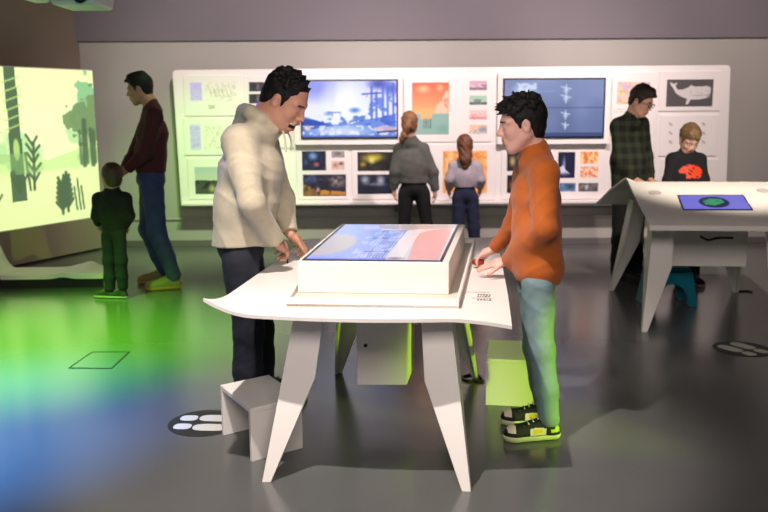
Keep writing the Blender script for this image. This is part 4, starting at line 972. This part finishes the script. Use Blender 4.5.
# ===== man in the dark red sweater (faces -X)
yN, yF = 6.85, 7.2; ym = 7.02
J = dict(head=W(140, 89, Y=ym), neck=W(152, 106, Y=ym), waist=W(151, 152, Y=ym), pelvis=W(151, 178, Y=ym),
    shL=W(154, 117, Y=yN), shR=W(150, 117, Y=yF), elL=W(146, 152, Y=yN-.06), elR=W(136, 150, Y=yF), wrL=W(126, 171, Y=6.78), wrR=W(124, 169, Y=6.95),
    hiL=W(152, 184, Y=yN+.08), hiR=W(151, 184, Y=yF-.08), knL=W(157, 232, Y=yN+.05), knR=W(148, 230, Y=yF-.06), anL=W(174, 275, Y=yN+.04), anR=W(165, 271, Y=yF-.06))
MAROON = mat('dark red knit', (66, 22, 30), .9, noise=.1, nscale=30, bump=.3, bscale=400)
TRAIN = [mat('olive trainer', (112, 108, 60), .6)]
person('man in a dark red sweater and blue jeans reaching towards the small child', dict(
    h=.009, hb=.0065, hh=.007, J=J, rot=(183, 12, 0), hs=1.0, skin=SKIN('man skin red sweater', (170, 124, 104)), nr=.058,
    handL=(W(114, 176, Y=6.72)-W(126, 171, Y=6.78), (-.3, -.3, 1), dict(curl=(18, 18, 20, 22), thumb=30, side=-1)), handR=(W(112, 173, Y=6.75)-W(124, 169, Y=6.95), (-.3, 0, 1), dict(curl=(16, 16, 18, 20), thumb=30, side=1)),
    toeL=(-1, -.25), toeR=(-1, -.05),
    top=dict(name='sweater', mat=MAROON, r=(.120, .122, .122), ratio=(1.40, 1.25, 1.25), sleeve=(.066, .056, .040), hem=(W(150, 172, Y=ym), (0, 0, -1)), fold=.005, seed=21, drop=.12),
    pants=dict(name='jeans', mat=mat('mid blue denim', (46, 60, 106), .85, noise=.25, nscale=10, bump=.2, bscale=300), hip=.118, r=(.098, .074, .060), fold=.006, cut=.06, seed=22), hair=tufts(short_hair(.008, 1.0, -.07, 8, .003), 40, 8, ((0, 66), (-60, 60)), (.8, 0, .5), .022, .012), hairmat=DARKHAIR,
    shoe=dict(L=.30, cols=TRAIN, sole=mat('tan sole', (150, 120, 70), .7))))
# ===== small child in black seen from behind
yc = 6.55
J = dict(head=W(112, 178, Y=yc), neck=W(112, 191, Y=yc), waist=W(113, 215, Y=yc), pelvis=W(114, 230, Y=yc),
    shL=W(99, 199, Y=yc+.04), shR=W(125, 199, Y=yc-.04), elL=W(96, 216, Y=yc+.02), elR=W(130, 216, Y=yc-.04), wrL=W(98, 224, Y=yc+.16), wrR=W(126, 226, Y=yc+.10),
    hiL=W(108, 235, Y=yc+.03), hiR=W(119, 235, Y=yc-.02), knL=W(109, 260, Y=yc+.03), knR=W(121, 260, Y=yc-.02), anL=W(110, 288, Y=yc+.02), anR=W(123, 286, Y=yc))
person('small child in black sweater and dark jeans standing before the green screen, back turned', dict(
    h=.008, hb=.006, hh=.006, J=J, rot=(118, 6, 0), hs=.90, skin=SKIN('child skin', (190, 144, 120)), nr=.046, hands=.6, k=.80,
    handL=((0, .5, -.4), (-.5, 0, .5), dict(side=1)), handR=((0, .5, -.4), (.5, 0, .5), dict(side=-1)), toeL=(-1, .25), toeR=(-.9, .2),
    top=dict(name='sweater', mat=mat('black jersey', (16, 20, 20), .9, bump=.2), r=(.098, .104, .104), ratio=(1.12, 1.1, 1.1), sleeve=(.056, .048, .036), hem=(W(113, 229, Y=yc), (0, 0, -1)), fold=.003, seed=31, drop=.08),
    pants=dict(name='jeans', mat=JEANS, hip=.090, r=(.068, .056, .050), fold=.004, cut=.035, seed=32), hair=short_hair(.0, 1.05, -.07, 9, .003), hairmat=BROWNHAIR,
    shoe=dict(L=.18, cols=[mat('dark trainer', (40, 42, 40), .6)], sole=mat('light rubber', (176, 176, 160), .6))))
# ===== girl with a ponytail (faces +Y)
yc = 8.05
J = dict(head=W(409.5, 124, Y=yc), neck=W(410, 138, Y=yc), waist=W(412, 168, Y=yc), pelvis=W(414, 188, Y=yc),
    shL=W(399, 149, Y=yc), shR=W(424, 149, Y=yc), elL=W(395, 172, Y=yc-.02), elR=W(433, 172, Y=yc-.02), wrL=W(394, 190, Y=yc+.02), wrR=W(435, 192, Y=yc-.03),
    hiL=W(406, 194, Y=yc), hiR=W(422, 194, Y=yc), knL=W(404, 228, Y=yc), knR=W(427, 226, Y=yc), anL=W(403, 263, Y=yc), anR=W(429, 262, Y=yc))
def pony(g, T, R, s):
    g.ell(T(-.014, 0, .036), V(.104, .084, .096)*s, R, .001); g.ell(T(-.04, 0, -.02), V(.066, .074, .07)*s, R, .02)
    g.ell(T(.11, 0, -.02), V(.078, .16, .09)*s, R, .006, 's')
    P0 = T(-.105, 0, .03); g.cap(P0, T(-.13, .02, -.03), .030*s, .036*s, None, 1, .02); g.cap(T(-.13, .02, -.03), T(-.11, .06, -.13), .036*s, .034*s, None, 1, .02); g.cap(T(-.11, .06, -.13), T(-.10, .10, -.20), .034*s, .014*s, None, 1, .02)
    g.warp(hairfn(.003, 3, 180))
GREY = mat('grey jersey', (88, 88, 84), .9, noise=.08, nscale=20, bump=.3, bscale=300)
person('girl with a blond ponytail in a grey sweatshirt and black leggings, back turned', dict(
    h=.009, hb=.0065, hh=.006, J=J, rot=(88, 4, 0), hs=.93, skin=SKIN('girl skin', (206, 156, 134)), nr=.044, hands=.75, k=.92,
    handL=((.02, .0, -1), (-1, 0, 0), dict(side=1)), handR=((.03, 0, -1), (1, 0, 0), dict(side=-1)), toeL=(-.1, 1), toeR=(.15, 1),
    top=dict(name='sweatshirt', mat=GREY, r=(.100, .116, .120), ratio=(1.34, 1.36, 1.32), sleeve=(.056, .056, .042), hem=(W(412, 183, Y=yc), (0, 0, -1)), fold=.005, seed=41, drop=.10, bl=.03, collar=-.01),
    pants=dict(name='leggings', mat=mat('black jersey leggings', (14, 14, 17), .85), hip=.108, r=(.084, .058, .046), fold=.002, cut=.06, seed=42), hair=pony, hairmat=BLONDHAIR,
    shoe=dict(L=.24, cols=[mat('dark trainer', (40, 42, 40), .6)], sole=mat('light rubber', (176, 176, 160), .6))))
# ===== little girl (faces +Y)
yc = 8.1
J = dict(head=W(464.5, 146, Y=yc), neck=W(465, 158, Y=yc), waist=W(465, 178, Y=yc), pelvis=W(465, 194, Y=yc),
    shL=W(453, 166, Y=yc), shR=W(477, 166, Y=yc), elL=W(449, 180, Y=yc-.02), elR=W(481, 180, Y=yc-.02), wrL=W(449, 190, Y=yc+.06), wrR=W(480, 189, Y=yc+.06),
    hiL=W(459, 199, Y=yc), hiR=W(472, 199, Y=yc), knL=W(458, 228, Y=yc), knR=W(474, 228, Y=yc), anL=W(458, 258, Y=yc), anR=W(475, 258, Y=yc))
def longhair(g, T, R, s):
    g.ell(T(-.014, 0, .036), V(.104, .086, .096)*s, R, .001); g.ell(T(.11, 0, -.02), V(.078, .16, .09)*s, R, .006, 's')
    g.cap(T(-.05, 0, 0), T(-.075, 0, -.15), .066*s, .062*s, R[:, 1], 1.15, .03); g.cap(T(-.075, 0, -.15), T(-.085, 0, -.22), .055*s, .03*s, R[:, 1], 1.1, .02); g.warp(hairfn(.003, 4, 180))
person('little girl with long brown hair in a pale lilac top and navy trousers, back turned', dict(
    h=.009, hb=.0065, hh=.006, J=J, rot=(92, 4, 0), hs=.87, skin=SKIN('girl skin', (206, 156, 134)), nr=.044, hands=.65, k=.85,
    handL=((.02, .1, -1), (-1, 0, 0), dict(side=1)), handR=((.0, .1, -1), (1, 0, 0), dict(side=-1)), toeL=(-.1, 1), toeR=(.1, 1),
    top=dict(name='top', mat=mat('lilac grey jersey', (168, 158, 168), .9, noise=.08, nscale=20), r=(.100, .108, .108), ratio=(1.30, 1.25, 1.25), sleeve=(.050, .048, .038), hem=(W(465, 187, Y=yc), (0, 0, -1)), fold=.004, seed=51, drop=.08, bl=.025, collar=-.01),
    pants=dict(name='trousers', mat=mat('navy cotton', (36, 42, 70), .9), hip=.100, r=(.078, .066, .060), fold=.004, cut=.04, seed=52), hair=longhair, hairmat=mat('chestnut hair', (104, 62, 38), .5, noise=.3, nscale=80, bump=.5, bscale=300),
    shoe=dict(L=.21, cols=[mat('dark trainer', (40, 42, 40), .6)], sole=mat('light rubber', (176, 176, 160), .6))))
# ===== man in the plaid shirt (faces right and towards the camera)
yc = 7.1
J = dict(head=W(641, 101, Y=yc-.04), neck=W(632, 117, Y=yc), waist=W(629, 162, Y=yc), pelvis=W(629, 188, Y=yc),
    shR=W(619, 126, Y=yc+.05), shL=W(640, 124, Y=yc+.20), elR=W(620, 158, Y=yc-.10), elL=W(646, 156, Y=yc+.20), wrR=W(636, 180, Y=yc-.16), wrL=W(650, 180, Y=yc+.06),
    hiR=W(623, 194, Y=yc), hiL=W(636, 194, Y=yc+.08), knR=W(621, 240, Y=yc), knL=W(634, 240, Y=yc+.08), anR=W(618, 281, Y=yc+.0), anL=W(634, 279, Y=yc+.08))
def plaid():
    M = bpy.data.materials.new('plaid cotton'); M.use_nodes = True; nt = M.node_tree; b = nt.nodes['Principled BSDF']; b.inputs['Roughness'].default_value = .9
    tc = nt.nodes.new('ShaderNodeTexCoord'); sx = nt.nodes.new('ShaderNodeSeparateXYZ'); nt.links.new(tc.outputs['Object'], sx.inputs[0]); prev = None
    outs = []
    for ax, sc_ in ((0, 72.), (2, 72.)):
        mu = nt.nodes.new('ShaderNodeMath'); mu.operation = 'MULTIPLY'; mu.inputs[1].default_value = sc_; nt.links.new(sx.outputs[ax], mu.inputs[0])
        si = nt.nodes.new('ShaderNodeMath'); si.operation = 'SINE'; nt.links.new(mu.outputs[0], si.inputs[0])
        gt = nt.nodes.new('ShaderNodeMath'); gt.operation = 'GREATER_THAN'; gt.inputs[1].default_value = .2; nt.links.new(si.outputs[0], gt.inputs[0]); outs.append(gt)
    ad = nt.nodes.new('ShaderNodeMath'); ad.operation = 'ADD'; nt.links.new(outs[0].outputs[0], ad.inputs[0]); nt.links.new(outs[1].outputs[0], ad.inputs[1])
    dv = nt.nodes.new('ShaderNodeMath'); dv.operation = 'DIVIDE'; dv.inputs[1].default_value = 2; nt.links.new(ad.outputs[0], dv.inputs[0])
    rp = nt.nodes.new('ShaderNodeValToRGB'); rp.color_ramp.elements[0].color = tuple(lin((12, 14, 14)))+(1,); rp.color_ramp.elements[1].color = tuple(lin((46, 54, 34)))+(1,)
    nt.links.new(dv.outputs[0], rp.inputs[0]); nt.links.new(rp.outputs[0], b.inputs['Base Color']); return M
plm, T = person('man with glasses in a dark plaid shirt looking down behind the second table', dict(
    h=.009, hb=.0060, hh=.006, J=J, rot=(-42, 26, 0), hs=.98, skin=SKIN('man skin plaid', (206, 156, 138)), nr=.056,
    handR=((1, -.3, -.6), (.3, -.2, 1), dict(side=-1)), handL=((1, -.3, -.6), (.3, .2, 1), dict(side=1)), toeR=(.8, -.5), toeL=(.8, -.5),
    top=dict(name='shirt', mat=plaid(), r=(.118, .128, .128), ratio=(1.34, 1.25, 1.25), sleeve=(.066, .060, .042), hem=(W(628, 196, Y=yc), (0, 0, -1)), fold=.005, seed=61, drop=.12),
    pants=dict(name='trousers', mat=mat('black cotton trousers', (16, 16, 18), .9), hip=.118, r=(.094, .076, .066), fold=.004, cut=.03, seed=62), hair=tufts(short_hair(.004, 1.02, -.06, 10, .004), 50, 8, ((-60, 60), (-70, 70)), (.5, 0, .6), .022, .014), hairmat=mat('dark brown hair', (44, 28, 24), .55, noise=.3, nscale=80, bump=.5, bscale=300),
    shoe=dict(L=.29, cols=[mat('dark shoe', (26, 26, 30), .6)], sole=mat('dark sole', (46, 44, 44), .7))))
bm = bmesh.new()
for sy in (-1, 1):
    ring = [T(.104, .031*sy+.024*math.cos(t), .002+.017*math.sin(t)) for t in np.linspace(0, 2*math.pi, 25)]; tube(bm, ring, .0028, 6)
    tube(bm, [T(.102, .054*sy, .008), T(.06, .076*sy, .010), T(-.01, .084*sy, .010)], .0025, 6)
tube(bm, [T(.106, -.008, .006), T(.110, 0, .009), T(.106, .008, .006)], .0025, 6)
obj('glasses', bm, BLACK, plm)
# ===== boy in black with an orange print (faces the camera)
yc = 6.98
J = dict(head=W(689.5, 139, Y=yc-.05), neck=W(687, 152, Y=yc), waist=W(686, 180, Y=yc), pelvis=W(686, 200, Y=yc),
    shR=W(673, 160, Y=yc), shL=W(699, 160, Y=yc+.02), elR=W(668, 180, Y=yc-.04), elL=W(704, 180, Y=yc-.02), wrR=W(674, 190, Y=yc-.16), wrL=W(699, 190, Y=yc-.16),
    hiR=W(680, 206, Y=yc), hiL=W(693, 206, Y=yc), knR=W(679, 244, Y=yc), knL=W(694, 244, Y=yc), anR=W(679, 276, Y=yc), anL=W(694, 276, Y=yc))
OP = lambda P_: None
oc = W(687.5, 171, Y=yc)
def omf(P_):
    dx = (P_[:, 0]-oc[0])/.095; dz = (P_[:, 2]-oc[2])/.058
    r = np.zeros(len(P_), int); n_ = np.sin(P_[:, 0]*95+2*np.sin(P_[:, 2]*60))*np.cos(P_[:, 2]*110+P_[:, 0]*40)
    r[(P_[:, 1] < yc-.03) & (dx**2+np.maximum(dz, -.6*dz)**2 < 1+.25*n_) & (dz > -.9) & (n_ < .62) & ((dz > -.15+.1*n_) | (dx > -.45))] = 1; return r
person('boy in a black sweatshirt with an orange print looking down behind the second table', dict(
    h=.007, hb=.0055, hh=.0055, J=J, rot=(-84, 36, 0), hs=.92, skin=SKIN('boy skin black top', (222, 178, 160)), nr=.044, hands=.72, k=.86,
    handR=((.5, -.8, -.3), (0, 0, 1), dict(side=-1)), handL=((-.5, -.8, -.3), (0, 0, 1), dict(side=1)), toeR=(-.1, -1), toeL=(.1, -1),
    top=dict(name='sweatshirt', mat=[mat('black sweatshirt', (22, 22, 30), .9, bump=.2), mat('orange print', (236, 74, 34), .6)], r=(.098, .104, .104), ratio=(1.32, 1.25, 1.25), sleeve=(.060, .052, .038), hem=(W(686, 206, Y=yc), (0, 0, -1)), fold=.003, seed=71, drop=.08, mfn=omf),
    pants=dict(name='trousers', mat=mat('dark grey cotton', (30, 30, 34), .9), hip=.096, r=(.074, .060, .052), fold=.003, cut=.04, seed=72), hair=short_hair(.006, 1.06, -.06, 11, .004), hairmat=mat('fair hair', (120, 92, 62), .5, noise=.3, nscale=80, bump=.5, bscale=300),
    shoe=dict(L=.21, cols=[mat('dark trainer', (40, 42, 40), .6)], sole=mat('light rubber', (176, 176, 160), .6))))
# ------------------------------------------------------------------ light
def spot(loc, tgt, W_, col, ang, blend=.3, size=.05):
    l = bpy.data.lights.new('room_or_added_spot', 'SPOT'); l.energy = W_; l.color = tuple(lin(col)); l.spot_size = math.radians(ang); l.spot_blend = blend; l.shadow_soft_size = size
    o = bpy.data.objects.new('room_or_added_spot', l); C.objects.link(o); o.location = Vector(loc)
    o.rotation_euler = (Vector(tgt)-Vector(loc)).to_track_quat('-Z', 'Y').to_euler(); return o
def area(loc, tgt, W_, col, sx, sy):
    l = bpy.data.lights.new('added_front_fill', 'AREA'); l.shape = 'RECTANGLE'; l.size = sx; l.size_y = sy; l.energy = W_; l.color = tuple(lin(col))
    o = bpy.data.objects.new('added_front_fill', l); C.objects.link(o); o.location = Vector(loc)
    o.rotation_euler = (Vector(tgt)-Vector(loc)).to_track_quat('-Z', 'Y').to_euler(); return o
WARM = (255, 240, 231)
spot((-.75, 2.3, 3.4), (-.18, 3.4, .4), 545, WARM, 46, .45, .03)         # key over the main table
area((.2, -.8, 3.0), (0, 4, .5), 115, (255, 240, 232), 2.2, 1.2)               # added soft fill from the camera side, no fixture
spot((-.9, 6.2, 3.4), (-1.2, 9.0, 1.45), 420, (255, 236, 234), 84, .9, .08)    # board wash
spot((1.3, 6.2, 3.4), (1.0, 9.0, 1.45), 520, (255, 234, 232), 84, .9, .08)
spot((3.0, 6.2, 3.4), (3.2, 9.0, 1.5), 330, (255, 236, 230), 80, .9, .08)
spot((2.2, 3.9, 3.4), (2.45, 6.3, .95), 620, (255, 239, 220), 34, .6, .05)      # second table
spot((-2.9, 4.0, 3.4), (-2.35, 5.15, 0), 3600, (125, 255, 30), 50, 1, .1)       # green pool left
spot((-1.3, 6.3, 3.3), (-1.9, 9.0, .1), 420, (150, 255, 80), 44, .9, .1)
spot((-3.0, 2.0, 3.4), (-2.2, 3.6, 0), 4200, (52, 146, 255), 38, 1, .1)      # blue pool left front
spot((-.3, 1.8, 3.4), (.62, 3.75, 1.32), 150, WARM, 17, .6, .05)             # added accent to brighten the boy
spot((.7, 1.9, 3.4), (-.5, 4.1, 1.45), 110, WARM, 15, .6, .05)              # added accent to brighten the man
spot((-1.6, 5.6, 3.3), (-3.7, 8.2, 2.9), 90, (255, 232, 214), 80, 1, .1)     # added wash to brighten the left wall
spot((-2.6, 6.4, 2.9), (-.85, 4.0, 1.35), 480, (130, 90, 255), 14, .9, .05)   # violet rim
spot((3.1, 2.0, .65), (.56, 4.02, .24), 600, (184, 232, 16), 18, .5, .05)       # added low source for the yellow green bounce from the right
w = bpy.data.worlds.new('room ambient'); bpy.context.scene.world = w; w.use_nodes = True
w.node_tree.nodes['Background'].inputs[0].default_value = tuple(lin((200, 190, 200)))+(1,); w.node_tree.nodes['Background'].inputs[1].default_value = .22
